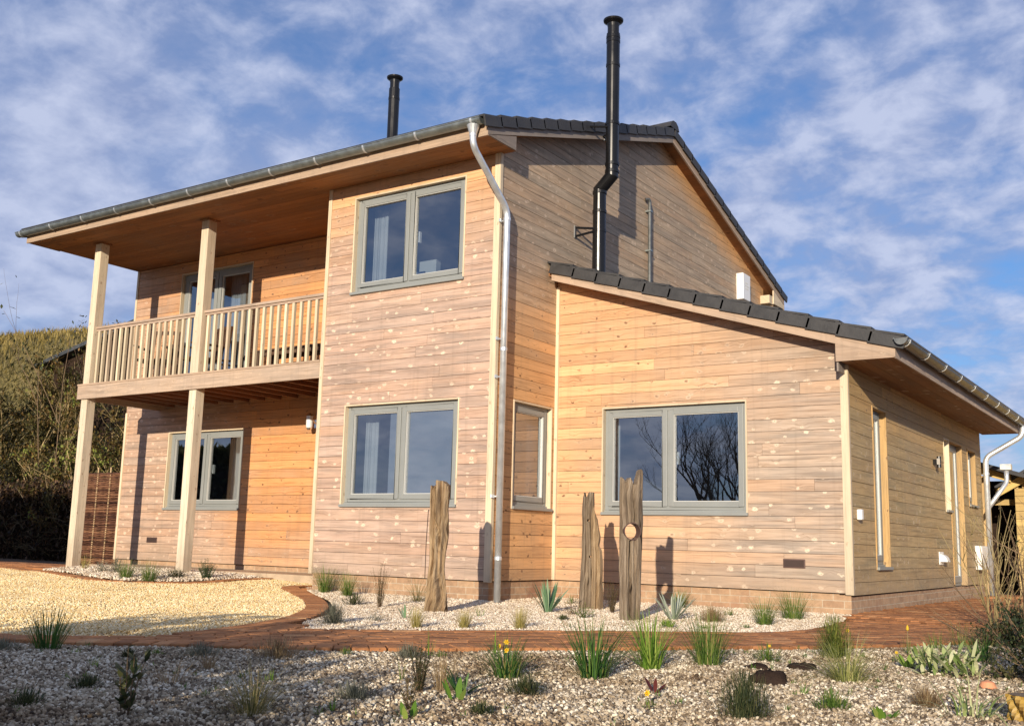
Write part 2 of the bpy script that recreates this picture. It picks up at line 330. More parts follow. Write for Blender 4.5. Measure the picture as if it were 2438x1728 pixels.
# ------------------------------------------------------------------ mesh helpers
class MB:
    def __init__(s): s.v = []; s.f = []; s.uv = []; s.c = []; s.smooth = []
    def face(s, pts, uvs=None, rnd=0.5, wear=0.5, sm=False, cols=None):
        i = len(s.v); s.v.extend(tuple(p) for p in pts); n = len(pts)
        s.f.append(tuple(range(i, i+n)))
        s.uv.extend(uvs if uvs else [(0, 0)]*n)
        if cols: s.c.extend(cols)
        else: s.c.extend([(rnd, wear, 0, 1)]*n)
        s.smooth.append(sm)
    def obox(s, o, ex, ey, ez, rnd=None, wear=0.5, vo=0.0):
        """box from corner o with edge vectors; grain along ex"""
        rnd = R() if rnd is None else rnd
        o, ex, ey, ez = Vector(o), Vector(ex), Vector(ey), Vector(ez)
        if ex.cross(ey).dot(ez) < 0: ey, ez = ez, ey
        lx, ly, lz = ex.length, ey.length, ez.length
        a, b_ = rnd*37.7, rnd*11.3 + vo
        def q(p0, e1, e2, u, v, du, dv):
            s.face([p0, p0+e1, p0+e1+e2, p0+e2], [(u, v), (u+du[0], v+dv[0]), (u+du[0]+du[1], v+dv[0]+dv[1]), (u+du[1], v+dv[1])], rnd, wear)
        q(o, ey, ex, a, b_, (0, lx), (ly, 0))                       # -ez
        q(o+ez, ex, ey, a, b_+0.31, (lx, 0), (0, ly))               # +ez
        q(o, ex, ez, a, b_+0.57, (lx, 0), (0, lz))                  # -ey
        q(o+ey, ez, ex, a, b_+0.83, (0, lx), (lz, 0))               # +ey
        q(o, ez, ey, a, b_, (0.01, 0.01), (lz, ly)); q(o+ex, ey, ez, a, b_, (0.01, 0.01), (ly, lz))
        return s
    def box(s, x0, x1, y0, y1, z0, z1, rnd=None, wear=0.5, g=None):
        d = [x1-x0, y1-y0, z1-z0]; g = d.index(max(d)) if g is None else g
        e = [Vector((d[0], 0, 0)), Vector((0, d[1], 0)), Vector((0, 0, d[2]))]
        o = e[g:] + e[:g]
        return s.obox((x0, y0, z0), o[0], o[1], o[2], rnd, wear)
    def tube(s, pts, r, seg=10, caps=True, rnd=None, wear=0.5, sm=True, flat=1.0):
        pts = [Vector(p) for p in pts]; rs = r if isinstance(r, (list, tuple)) else [r]*len(pts)
        rnd = R() if rnd is None else rnd
        rings = []; prev = None; L = 0
        for i, p in enumerate(pts):
            if i == 0: t = pts[1]-pts[0]
            elif i == len(pts)-1: t = pts[-1]-pts[-2]
            else: t = (pts[i+1]-p).normalized() + (p-pts[i-1]).normalized()
            t.normalize()
            if prev is None:
                a = Vector((0, 0, 1)) if abs(t.z) < 0.9 else Vector((1, 0, 0))
                n = t.cross(a).normalized()
            else: n = (prev - t*prev.dot(t)).normalized()
            prev = n; b_ = t.cross(n)
            rings.append([p + (n*cos(2*pi*k/seg) + b_*sin(2*pi*k/seg)*flat)*rs[i] for k in range(seg)])
        for i in range(len(rings)-1):
            l = (pts[i+1]-pts[i]).length
            for k in range(seg):
                k2 = (k+1) % seg
                s.face([rings[i][k], rings[i][k2], rings[i+1][k2], rings[i+1][k]],
                       [(L, k*0.03), (L, (k+1)*0.03), (L+l, (k+1)*0.03), (L+l, k*0.03)], rnd, wear, sm)
            L += l
        if caps:
            s.face(rings[0][::-1], None, rnd, wear); s.face(rings[-1], None, rnd, wear)
        return s
    def lathe(s, c, prof, seg=24, rnd=0.5, ax=Vector((0, 0, 1))):
        c = Vector(c); a = Vector((1, 0, 0)) if abs(ax.x) < 0.9 else Vector((0, 1, 0))
        n = ax.cross(a).normalized(); b_ = ax.cross(n)
        rg = [[c + ax*h + (n*cos(2*pi*k/seg)+b_*sin(2*pi*k/seg))*r for k in range(seg)] for r, h in prof]
        for i in range(len(rg)-1):
            for k in range(seg):
                k2 = (k+1) % seg
                s.face([rg[i][k], rg[i][k2], rg[i+1][k2], rg[i+1][k]], None, rnd, 0.5, True)
        return s
    def build(s, name, m, parent=None, weld=False, bevel=0.0):
        me = bpy.data.meshes.new(name); me.from_pydata(s.v, [], s.f)
        uvl = me.uv_layers.new(name='UVMap'); uvl.data.foreach_set('uv', [c for p in s.uv for c in p])
        ca = me.color_attributes.new('ab', 'FLOAT_COLOR', 'CORNER'); ca.data.foreach_set('color', [c for p in s.c for c in p])
        me.polygons.foreach_set('use_smooth', s.smooth)
        me.materials.append(MAT[m] if isinstance(m, str) else m)
        me.update()
        o = bpy.data.objects.new(name, me); COL.objects.link(o)
        if parent is not None: o.parent = parent
        if weld or bevel:
            import bmesh
            bm = bmesh.new(); bm.from_mesh(me); bmesh.ops.remove_doubles(bm, verts=bm.verts, dist=1e-5)
            bm.to_mesh(me); bm.free()
        if bevel:
            b = o.modifiers.new('bevel', 'BEVEL'); b.width = bevel; b.segments = 2; b.limit_method = 'ANGLE'; b.harden_normals = False
        return o
def tag(o, label=None, cat=None, group=None, kind=None):
    if label: o['label'] = label
    if cat: o['category'] = cat
    if group: o['group'] = group
    if kind: o['kind'] = kind
    return o
def empty(name, loc=(0, 0, 0), label=None, cat=None, group=None):
    o = bpy.data.objects.new(name, None); COL.objects.link(o); o.location = loc; o.empty_display_size = 0.1
    return tag(o, label, cat, group)
def children(o): return [c for c in COL.objects if c.parent == o]
def recentre(root):
    """children were modelled in world space under an empty at its base"""
    inv = Matrix.Translation(-Vector(root.location))
    for c in list(COL.objects):
        if c.parent == root and c.type == 'MESH' and not c.get('_rc'):
            c.data.transform(inv)
    return root

def ss(t): t = min(1, max(0, t)); return t*t*(3-2*t)
def ground(x, y):
    e = (-y)/0.8 if x < 0 else (1.33-y)/0.8
    h = -0.25 + 0.12*ss((-2.5-x)/3)*ss((y+4)/4) + 0.03*ss(1-e)
    # flat again further away, rising as the hillside on the far left
    s = (x-6.8)*-0.83 + (y+9.7)*0.55
    t = abs((x-6.8)*0.55 + (y+9.7)*0.83 - 5)
    if s > 26 and x < -9.5:
        q = max(-10, min(10, (x-6.8)*0.55 + (y+9.7)*0.83))
        h += 7.75*(1+0.024*q)*ss((s-26)/15) * (1 - 0.3*ss((t-25)/60)) - 0.03*max(0, s-42)
    return h
def bumps(x, y):
    return 0.012*noise.noise(Vector((x*1.7, y*1.7, 0.3))) + 0.022*noise.noise(Vector((x*0.6, y*0.6, 4.3)))

# ------------------------------------------------------------------ ground sheets
def inside(poly, x, y):
    c = False; j = len(poly)-1
    for i in range(len(poly)):
        xi, yi = poly[i]; xj, yj = poly[j]
        if (yi > y) != (yj > y) and x < (xj-xi)*(y-yi)/(yj-yi)+xi: c = not c
        j = i
    return c
def dist_poly(poly, x, y):
    d = 1e9
    for i in range(len(poly)):
        ax, ay = poly[i]; bx, by = poly[(i+1) % len(poly)]
        t = max(0, min(1, ((x-ax)*(bx-ax)+(y-ay)*(by-ay))/max(1e-9, (bx-ax)**2+(by-ay)**2)))
        d = min(d, (x-ax-t*(bx-ax))**2+(y-ay-t*(by-ay))**2)
    return sqrt(d)
def smooth_line(p, n=6):
    out = []
    for i in range(len(p)-1):
        p0 = p[max(0, i-1)]; p1 = p[i]; p2 = p[i+1]; p3 = p[min(len(p)-1, i+2)]
        for k in range(n):
            t = k/n
            out.append(tuple(0.5*((2*p1[j]) + (-p0[j]+p2[j])*t + (2*p0[j]-5*p1[j]+4*p2[j]-p3[j])*t*t + (-p0[j]+3*p1[j]-3*p2[j]+p3[j])*t**3) for j in (0, 1)))
    out.append(tuple(p[-1])); return out
def sheet(poly, step, dz, bump=1.0):
    import bmesh
    bm = bmesh.new()
    vs = [bm.verts.new((x, y, 0)) for x, y in poly]
    bm.faces.new(vs)
    bmesh.ops.triangulate(bm, faces=bm.faces[:])
    xs = [p[0] for p in poly]; ys = [p[1] for p in poly]
    for ax, lo, hi in ((0, min(xs), max(xs)), (1, min(ys), max(ys))):
        k = lo + step
        while k < hi:
            co = (k, 0, 0) if ax == 0 else (0, k, 0); no = (1, 0, 0) if ax == 0 else (0, 1, 0)
            bmesh.ops.bisect_plane(bm, geom=bm.verts[:]+bm.edges[:]+bm.faces[:], plane_co=co, plane_no=no, dist=1e-5)
            k += step
    for v in bm.verts:
        e = min(1, dist_poly(poly, v.co.x, v.co.y)/0.3)
        v.co.z = ground(v.co.x, v.co.y) + dz + bump*e*(bumps(v.co.x, v.co.y) + 0.012)
    bmesh.ops.recalc_face_normals(bm, faces=bm.faces[:])
    for f in bm.faces:
        if f.normal.z < 0: f.normal_flip()
    me = bpy.data.meshes.new('sheet'); bm.to_mesh(me); bm.free()
    return me
def scatter(name, me, mname, dens, size, label, seed, sub=1, jz=0.3, thin=0.8):
    o = bpy.data.objects.new(name, me); COL.objects.link(o); me.materials.append(MAT[mname+'_bed']); me.materials.append(MAT[mname])
    tag(o, label, 'gravel', None, 'stuff')
    g = bpy.data.node_groups.new(name+'_scatter', 'GeometryNodeTree')
    g.interface.new_socket('Geometry', in_out='INPUT', socket_type='NodeSocketGeometry')
    g.interface.new_socket('Geometry', in_out='OUTPUT', socket_type='NodeSocketGeometry')
    N = g.nodes.new; L = g.links.new
    gi = N('NodeGroupInput'); go = N('NodeGroupOutput')
    dp = N('GeometryNodeDistributePointsOnFaces'); dp.inputs['Density'].default_value = dens; dp.inputs['Seed'].default_value = seed
    L(gi.outputs[0], dp.inputs['Mesh'])
    dn = N('ShaderNodeTexNoise'); dn.inputs['Scale'].default_value = 1.6; dn.inputs['Detail'].default_value = 4
    dm = N('ShaderNodeMapRange'); dm.inputs[1].default_value = 0.36; dm.inputs[2].default_value = 0.52; dm.inputs[3].default_value = dens*thin; dm.inputs[4].default_value = dens
    L(dn.outputs[0], dm.inputs[0]); L(dm.outputs[0], dp.inputs['Density'])
    ic = N('GeometryNodeMeshIcoSphere'); ic.inputs['Radius'].default_value = 1.0; ic.inputs['Subdivisions'].default_value = sub
    # lumpy stones: push the sphere's vertices about with noise
    sp = N('GeometryNodeSetPosition'); nz = N('ShaderNodeTexNoise'); nz.inputs['Scale'].default_value = 1.1; nz.inputs['Detail'].default_value = 1
    vm = N('ShaderNodeVectorMath'); vm.operation = 'SUBTRACT'; vm.inputs[1].default_value = (0.5, 0.5, 0.5)
    vm2 = N('ShaderNodeVectorMath'); vm2.operation = 'SCALE'; vm2.inputs['Scale'].default_value = 0.9
    L(nz.outputs['Color'], vm.inputs[0]); L(vm.outputs[0], vm2.inputs[0]); L(vm2.outputs[0], sp.inputs['Offset']); L(ic.outputs[0], sp.inputs['Geometry'])
    smn = N('GeometryNodeSetShadeSmooth'); L(sp.outputs[0], smn.inputs[0]); smn.inputs['Shade Smooth'].default_value = True
    sm = N('GeometryNodeSetMaterial'); sm.inputs['Material'].default_value = MAT[mname]; L(smn.outputs[0], sm.inputs[0])
    ip = N('GeometryNodeInstanceOnPoints'); L(dp.outputs['Points'], ip.inputs['Points']); L(sm.outputs[0], ip.inputs['Instance'])
    rr = N('FunctionNodeRandomValue'); rr.data_type = 'FLOAT_VECTOR'; rr.inputs[0].default_value = (0, 0, 0); rr.inputs[1].default_value = (6.28, 6.28, 6.28); rr.inputs['Seed'].default_value = seed+1
    L(rr.outputs[0], ip.inputs['Rotation'])
    r1 = N('FunctionNodeRandomValue'); r1.data_type = 'FLOAT'; r1.inputs[2].default_value = 0.0; r1.inputs[3].default_value = 1.0; r1.inputs['Seed'].default_value = seed+2
    pw = N('ShaderNodeMath'); pw.operation = 'POWER'; L(r1.outputs[1], pw.inputs[0]); pw.inputs[1].default_value = 2.6
    mr = N('ShaderNodeMapRange'); L(pw.outputs[0], mr.inputs[0]); mr.inputs[3].default_value = size[0]; mr.inputs[4].default_value = size[1]
    r2 = N('FunctionNodeRandomValue'); r2.data_type = 'FLOAT_VECTOR'; r2.inputs[0].default_value = (0.8, 0.6, 0.45); r2.inputs[1].default_value = (1.25, 1.0, 0.85); r2.inputs['Seed'].default_value = seed+3
    vs = N('ShaderNodeVectorMath'); vs.operation = 'SCALE'; L(r2.outputs[0], vs.inputs[0]); L(mr.outputs[0], vs.inputs['Scale'])
    L(vs.outputs[0], ip.inputs['Scale'])
    tr = N('GeometryNodeTranslateInstances'); tr.inputs['Local Space'].default_value = False
    r4 = N('FunctionNodeRandomValue'); r4.data_type = 'FLOAT_VECTOR'; r4.inputs[0].default_value = (0, 0, -size[0]*jz); r4.inputs[1].default_value = (0, 0, size[0]*1.4); r4.inputs['Seed'].default_value = seed+5
    L(ip.outputs[0], tr.inputs[0]); L(r4.outputs[0], tr.inputs['Translation'])
    st = N('GeometryNodeStoreNamedAttribute'); st.data_type = 'FLOAT'; st.domain = 'INSTANCE'; st.inputs['Name'].default_value = 'tone'
    r3 = N('FunctionNodeRandomValue'); r3.data_type = 'FLOAT'; r3.inputs['Seed'].default_value = seed+4
    L(tr.outputs[0], st.inputs['Geometry']); L(r3.outputs[1], st.inputs['Value'])
    jn = N('GeometryNodeJoinGeometry'); L(st.outputs[0], jn.inputs[0]); L(gi.outputs[0], jn.inputs[0]); L(jn.outputs[0], go.inputs[0])
    md = o.modifiers.new('scatter', 'NODES'); md.node_group = g
    return o

def ground_sheet():
    mb = MB()
    def rng(a, b, s):
        out = []; k = a
        while k < b-1e-6: out.append(k); k += s
        return out
    xs = [-1500, -600, -250, -140] + rng(-90, -40, 5) + rng(-40, -9, 1.0) + rng(-9, 9, 0.5) + [9, 12, 20, 40, 90, 250, 700, 1500]
    ys = [-1500, -600, -200, -80, -40, -20, -14] + rng(-12, 12, 0.5) + rng(12, 60, 2) + [60, 75, 100, 160, 300, 700, 1500]
    for i in range(len(xs)-1):
        for j in range(len(ys)-1):
            q = [(xs[i], ys[j]), (xs[i+1], ys[j]), (xs[i+1], ys[j+1]), (xs[i], ys[j+1])]
            mb.face([(x, y, ground(max(-200, x), min(200, y)) - 0.035) for x, y in q], None, sm=True)
    o = mb.build('ground', 'ground_soil', weld=True); tag(o, kind='structure'); return o
def ground_mat():
    m, t, b = mat('ground_soil')
    oc = t.node('ShaderNodeTexCoord').outputs['Object']
    n = t.noise(oc, 6, 6, 0.65); n2 = t.noise(oc, 0.15, 4, 0.6)
    sp = t.node('ShaderNodeSeparateXYZ', {0: oc})
    far = t.map(sp.outputs[2], 0.2, 1.2)
    soil = t.mix(t.map(n, 0.3, 0.7), (0.07, 0.045, 0.028), (0.20, 0.13, 0.08))
    gr = t.mix(t.map(n2, 0.35, 0.65), (0.08, 0.07, 0.022), (0.20, 0.155, 0.05))
    t.set(b.inputs['Base Color'], t.mix(far, soil, gr)); b.inputs['Roughness'].default_value = 0.95
    t.set(b.inputs['Normal'], t.node('ShaderNodeBump', {'Strength': 0.7, 'Distance': 0.05, 'Height': n}).outputs[0])
ground_mat(); ground_sheet()

# outlines of the beds (metres)
yel_left = [(-12.5, -2.6), (-10.4, -1.6), (-8.61, -0.75), (-7.5, -0.9), (-6.94, -0.95), (-5.68, -1.35), (-4.92, -1.5), (-4.40, -1.23), (-4.10, -0.8), (-3.96, -0.27), (-4.02, 0.24), (-4.05, 0.70)]
yel_right = [(-3.02, 0.80), (-3.20, 0.40), (-3.18, 0.03), (-3.0, -0.20), (-2.54, -0.50), (-1.7, -1.16), (-0.82, -1.98), (-0.29, -2.58), (0.22, -3.27), (0.62, -4.05), (0.80, -4.57), (0.86, -5.02), (0.70, -5.36), (0.35, -5.62), (-0.2, -5.92), (-1.5, -6.6), (-4, -7.6), (-9, -8.4)]
edge_out = [(-3.03, 0.60), (-2.97, 0.20), (-2.22, -0.42), (-1.6, -0.85), (-0.70, -1.71), (-0.02, -2.40), (0.40, -3.08), (0.62, -3.45), (0.95, -3.80)]
path_near = [(-9, -9.1), (-4, -8.1), (-1.5, -7.0), (0.0, -6.22), (0.95, -5.88), (1.45, -5.52), (1.97, -5.18), (2.60, -4.62), (3.0, -4.12), (3.37, -3.71), (3.76, -3.15), (4.4, -2.36), (4.7, -1.9), (5.01, -1.28), (5.2, -0.52), (5.35, 0.2), (5.4, 1.4), (5.3, 4), (5.3, 9.5)]
path_far = [(1.12, -4.0), (1.43, -3.83), (1.72, -3.53), (2.2, -2.98), (2.62, -2.50), (3.12, -2.0), (3.62, -1.46), (3.80, -0.9), (3.80, -0.3), (3.70, 0.5), (3.57, 1.2)]
yl = smooth_line(yel_left, 4); yr = smooth_line(yel_right, 5); eo = smooth_line(edge_out, 5); pn = smooth_line(path_near, 4); pf = smooth_line(path_far, 4)
yellow_poly = yl + yr + [(-13, -8.6)]
white_poly = eo + pf + [(3.57, 1.36), (0.03, 1.36), (0.03, 0.03), (-2.76, 0.03), (-2.9, 0.5)]
front_poly = pn[:pn.index(min(pn, key=lambda p: abs(p[1]+0.9)))] + [(6.2, -0.9), (6.5, -3), (7.2, -6), (7.6, -8.8), (1.0, -9.2), (-4, -9.2)]
strip_poly = [(-7.4, -0.62), (-6.6, -0.72), (-5.9, -0.95), (-5.29, -1.15), (-4.83, -1.16), (-4.5, -0.88), (-4.28, -0.55), (-4.22, -0.2), (-4.2, 0.25), (-4.3, 0.68), (-6, 0.68), (-7.6, 0.5)]

scatter('yellow_gravel', sheet(yellow_poly, 0.5, 0.0, 0.8), 'gravel_yellow', 5200, (0.0065, 0.0125), 'honey coloured pea gravel filling the seating circle before the balcony', 3, 1)
scatter('white_gravel', sheet(white_poly, 0.4, 0.0, 0.8), 'gravel_pale', 6000, (0.007, 0.014), 'pale cream gravel in the bed between brick path and house', 13, 1)
scatter('grey_gravel', sheet(front_poly, 0.4, 0.0, 1.3), 'gravel_grey', 8500, (0.0042, 0.0150), 'grey and buff mixed gravel covering the foreground bed', 23, 1, thin=0.30)
scatter('coarse_gravel', sheet(front_poly, 1.2, -0.02, 0.9), 'gravel_grey', 60, (0.012, 0.026), 'scattered larger pebbles among the grey foreground gravel', 53, 2)
scatter('white_gravel', sheet(strip_poly, 0.4, 0.004, 0.5), 'gravel_pale', 2600, (0.012, 0.024), 'white gravel in the small curved bed between the two balcony posts', 33, 1)

# ------------------------------------------------------------------ brick paving
def paver_block(mb, x, y, a, l, wd, dz=0.0, h=0.06):
    ca, sa = cos(a), sin(a); z = ground(x, y) + 0.012 + dz + U(-0.002, 0.002)
    tx, ty = U(-.005, .005), U(-.005, .005)
    a += U(-.03, .03)
    ex = Vector((cos(a)*l, sin(a)*l, tx*l)); ey = Vector((-sin(a)*wd, cos(a)*wd, ty*wd)); ez = Vector((0, 0, h))
    c = Vector((x, y, z-h)) - ex/2 - ey/2
    r = min(1, max(0, random.gauss(0.5, 0.22)))
    # chamfered top
    i = 0.006
    b0 = [c, c+ex, c+ex+ey, c+ey]; t0 = [p+ez*0.9 for p in b0]
    exn, eyn = ex.normalized()*i, ey.normalized()*i
    t1 = [b0[0]+ez+exn+eyn, b0[1]+ez-exn+eyn, b0[2]+ez-exn-eyn, b0[3]+ez+exn-eyn]
    for k in range(4):
        k2 = (k+1) % 4
        mb.face([b0[k], b0[k2], t0[k2], t0[k]], None, r); mb.face([t0[k], t0[k2], t1[k2], t1[k]], None, r)
    mb.face(t1, None, r)
def along(line, step):
    out = []; acc = step/2
    for i in range(len(line)-1):
        ax, ay = line[i]; bx, by = line[i+1]; L = sqrt((bx-ax)**2+(by-ay)**2)
        if L < 1e-6: continue
        while acc <= L:
            out.append((ax+(bx-ax)*acc/L, ay+(by-ay)*acc/L, math.atan2(by-ay, bx-ax))); acc += step
        acc -= L
    return out
mb = MB()
i0 = min(range(len(yr)), key=lambda i: abs(yr[i][1]+5.0))
# curved edging right of the yellow gravel, headers set across the line
half = yr[:i0]
for x, y, a in along(half, 0.074):
    n = (-sin(a), cos(a))
    d = 0.0
    paver_block(mb, x+n[0]*0.115, y+n[1]*0.115, a+pi/2, 0.215, 0.068, 0.012)
    paver_block(mb, x+n[0]*0.335, y+n[1]*0.335, a+pi/2, 0.205, 0.068, 0.010) if dist_poly([p for p in white_poly], x+n[0]*0.4, y+n[1]*0.4) < 0.16 and not inside(white_poly, x+n[0]*0.36, y+n[1]*0.36) else None
# edging of the curved bed by the posts
for x, y, a in along(yl[6:], 0.074):
    n = (-sin(a), cos(a)); paver_block(mb, x+n[0]*0.09, y+n[1]*0.09, a+pi/2, 0.17, 0.068, 0.008)
# near edge of the main path: soldier course
for x, y, a in along(pn, 0.108):
    n = (-sin(a), cos(a)); paver_block(mb, x+n[0]*0.10, y+n[1]*0.10, a+pi/2, 0.205, 0.1, 0.014 + U(0, .006))
for x, y, a in along(pf[:-6], 0.22):
    n = (sin(a), -cos(a)); paver_block(mb, x+n[0]*0.05, y+n[1]*0.05, a, 0.212, 0.1, 0.012)
# running bond field
path_poly = pn + [(3.6, 9.5), (3.57, 1.2)] + pf[::-1][1:] + [(0.95, -3.8)] + [p for p in yr if p[1] < -3.9 and p[0] > -9.1]
ang = radians(44); ca, sa = cos(ang), sin(ang)
row = -160
while row < 160:
    k = -80
    while k < 80:
        u = (k + 0.5*(row % 2))*0.222 + (0.03*(row % 3)); v = row*0.111
        x = u*ca - v*sa; y = u*sa + v*ca
        if inside(path_poly, x, y) and dist_poly(pn, x, y) > 0.245 and dist_poly(path_poly, x, y) > 0.06 and y < 9.3 and x > -9:
            paver_block(mb, x, y, ang, 0.214, 0.103, 0.008)
        k += 1
    row += 1
# patch of paving by the left post
for i in range(26):
    for j in range(9):
        x = -10.4 + i*0.222 + 0.11*(j % 2); y = -0.45 + j*0.111
        if x < -7.3 and (x < -8.5 or y > -0.6+0.0) and not inside(strip_poly, x, y): paver_block(mb, x, y, 0, 0.214, 0.103, 0.0)
o = mb.build('brick_path', 'paver_red'); tag(o, kind='structure')

# ------------------------------------------------------------------ house
XL, XB, YB, Y1, XR, D = -8.76, -2.73, 1.53, 1.33, 3.59, 8.6
SZ, EZ, PITCH = 4.955, 2.362, 0.13
house = empty('timber_house', (0, 0, 0), 'two storey larch clad house with balcony, dark tiled roof and single storey extension', 'house')
class WF:
    def __init__(s, o, eu, n): s.o = Vector(o); s.eu = Vector(eu); s.n = Vector(n)
    def p(s, u, d, z): return s.o + s.eu*u + s.n*d + Vector((0, 0, z))
    def box(s, mb, u0, u1, d0, d1, z0, z1, rnd=None, wear=0.5):
        o = s.p(u0, d0, z0); e = [s.eu*(u1-u0), s.n*(d1-d0), Vector((0, 0, z1-z0))]
        if z1-z0 > abs(u1-u0) and z1-z0 > abs(d1-d0): e = [e[2], e[0], e[1]]
        elif abs(d1-d0) > abs(u1-u0): e = [e[1], e[2], e[0]]
        mb.obox(o, e[0], e[1], e[2], rnd, wear)
F_front = WF((0, 0, 0), (1, 0, 0), (0, -1, 0))
F_rec = WF((0, YB, 0), (1, 0, 0), (0, -1, 0))
F_ext = WF((0, Y1, 0), (1, 0, 0), (0, -1, 0))
F_gab = WF((0, 0, 0), (0, 1, 0), (1, 0, 0))
F_side = WF((XR, 0, 0), (0, 1, 0), (1, 0, 0))
F_left = WF((XL, 0, 0), (0, 1, 0), (-1, 0, 0))
def clip(poly, a, b, c):
    """keep a*u+b*z<=c"""
    out = []
    for i in range(len(poly)):
        p, q = poly[i], poly[(i+1) % len(poly)]
        dp, dq = a*p[0]+b*p[1]-c, a*q[0]+b*q[1]-c
        if dp <= 0: out.append(p)
        if (dp < 0 < dq) or (dq < 0 < dp):
            t = dp/(dp-dq); out.append((p[0]+(q[0]-p[0])*t, p[1]+(q[1]-p[1])*t))
    return out
def bands(u0, u1, z0, z1, opens):
    zs = sorted({z0, z1} | {z for o in opens for z in o[2:] if z0 < z < z1})
    for za, zb in zip(zs, zs[1:]):
        cuts = sorted((o[0], o[1]) for o in opens if o[2] < (za+zb)/2 < o[3] and o[1] > u0 and o[0] < u1)
        u = u0
        for a, b in cuts:
            if a > u: yield (u, a, za, zb)
            u = max(u, b)
        if u < u1: yield (u, u1, za, zb)
def clad(F, u0, u1, z0, z1, opens, halfs, wearf, m, name='wall', thick=0.022):
    mb = MB(); z = z0; row = 0
    while z < z1 - 0.01:
        zt = min(z+PITCH, z1)
        joints = []; u = u0 + U(-2.5, 0)
        while u < u1: u += U(2.2, 4.6); joints.append(u)
        edges = [u0-1] + joints
        rn = [R() for _ in edges]
        for (a, b, za, zb) in bands(u0, u1, z, zt, opens):
            for k in range(len(edges)):
                pa, pb = max(a, edges[k]), min(b, edges[k+1] if k+1 < len(edges) else u1+9)
                if pb - pa < 0.004: continue
                ja = pa + (0.0015 if pa > a else 0); jb = pb - (0.0015 if pb < b else 0)
                top = zb - (0.0045 if zb >= zt - 1e-6 else 0)
                n = max(1, int((jb-ja)/0.45)); rnd = rn[k]
                for q in range(n):
                    qa, qb = ja+(jb-ja)*q/n, ja+(jb-ja)*(q+1)/n
                    pl = [(qa, za), (qb, za), (qb, top), (qa, top)]
                    for h in halfs: pl = clip(pl, *h) if len(pl) > 2 else pl
                    if len(pl) < 3: continue
                    fl = F.eu.cross(Vector((0, 0, 1))).dot(F.n) > 0
                    tw = (rnd-0.5)*0.0016
                    fr = [F.p(u, 0.0 + tw + (-0.0012 if zc > top-0.001 else 0), zc) for u, zc in pl]; bk = [F.p(u, -thick, zc) for u, zc in pl]
                    uvs = [(u + rnd*37.7, zc - z + rnd*11.3) for u, zc in pl]
                    cs = [(rnd, min(1, max(0, wearf(u, zc))), 0, 1) for u, zc in pl]
                    idx = list(range(len(pl))) if fl else list(range(len(pl)))[::-1]
                    mb.face([fr[i] for i in idx], [uvs[i] for i in idx], cols=[cs[i] for i in idx])
                    for i in range(len(pl)):
                        j = (i+1) % len(pl)
                        if abs(pl[i][0]-pl[j][0]) < 1e-6 and 0 < q < n-0 and abs(pl[i][0]-qa) < 1e-6: continue
                        qd = [fr[i], bk[i], bk[j], fr[j]]
                        mb.face(qd if fl else qd[::-1], [uvs[i], uvs[i], uvs[j], uvs[j]], cols=[cs[i], cs[i], cs[j], cs[j]])
        z = zt; row += 1
    w_ = mb.build(name, m, house)
    bk = MB()
    for (a, b, za, zb) in bands(u0+0.03, u1-0.03, z0, z1, opens):
        pl = [(a, za), (b, za), (b, zb), (a, zb)]
        for h in halfs: pl = clip(pl, *h) if len(pl) > 2 else pl
        if len(pl) < 3: continue
        f1 = [F.p(u, -thick-0.003, zc) for u, zc in pl]; f2 = [F.p(u, -0.15, zc) for u, zc in pl]
        bk.face(f1); bk.face(f2[::-1])
        for i in range(len(pl)):
            j = (i+1) % len(pl); bk.face([f1[i], f2[i], f2[j], f1[j]])
    bk.build('cavity_lining', 'cavity', w_)
    return w_

O_w1 = (-2.28, -0.49, 3.48, 4.77); O_w2 = (-2.28, -0.49, 0.81, 2.07)
O_sw = (0.39, 1.25, 0.81, 2.07); O_ew = (0.66, 2.48, 0.78, 2.05)
O_lw = (-7.59, -5.79, 0.815, 2.08); O_bd = (-7.57, -5.83, 2.70, 4.76)
O_nw = (2.235, 2.82, 0.233, 2.04); O_dw = (5.86, 6.20, 1.0, 2.03); O_dr = (6.20, 7.09, -0.02, 2.03); O_sm = (7.5, 8.12, 1.144, 2.02)
RA, RK, RY = 6.51, 0.325, 4.3                     # main roof: apex of the barge's lower edge
def zb(y): return RA - RK*abs(y-RY)
EK = 0.3137
def ze(x): return 3.637 - EK*(x-0.08)

nz = lambda a, b, s=1.0: noise.noise(Vector((a*s, b*s, 1.7)))
clad(F_front, XB, 0.0, 0.0, SZ, [O_w1, O_w2], [], lambda u, z: 0.12 + 0.95*ss((4.95-z)/1.7) + 0.15*nz(u, z), 'larch_front')
clad(F_rec, XL, XB-0.03, 0.0, 2.64, [O_lw], [], lambda u, z: 0.05 + 0.85*ss((-5.3-u)/1.5) + 0.4*ss((0.8-z)/0.8) + 0.1*nz(u, z), 'larch_recess')
clad(F_rec, XL, XB-0.03, 2.70, SZ, [O_bd], [], lambda u, z: 0.02 + 0.65*ss((-6.9-u)/1.5) + 0.1*nz(u, z), 'larch_recess')
clad(F_gab, 0.0, D, 0.0, 6.6, [O_sw], [(-RK, 1, RA-RK*RY+0.05), (RK, 1, RA+RK*RY+0.05)],
     lambda u, z: ss((z-2.4)/1.5) * (1 - (ss((z + 0.55 - zb(u))/0.6) if u > RY-0.1 else 0)) + 0.06*nz(u, z), 'larch_gable')
clad(F_ext, 0.0, XR, 0.0, 3.75, [O_ew], [(EK, 1, 3.637+EK*0.08+0.05)], lambda u, z: 0.95*ss((u+0.1)/3.2) + 0.3*ss((0.5-z)/0.6) - 0.25*ss((z-1.6)/1.2) + 0.12*nz(u, z), 'larch_extension')
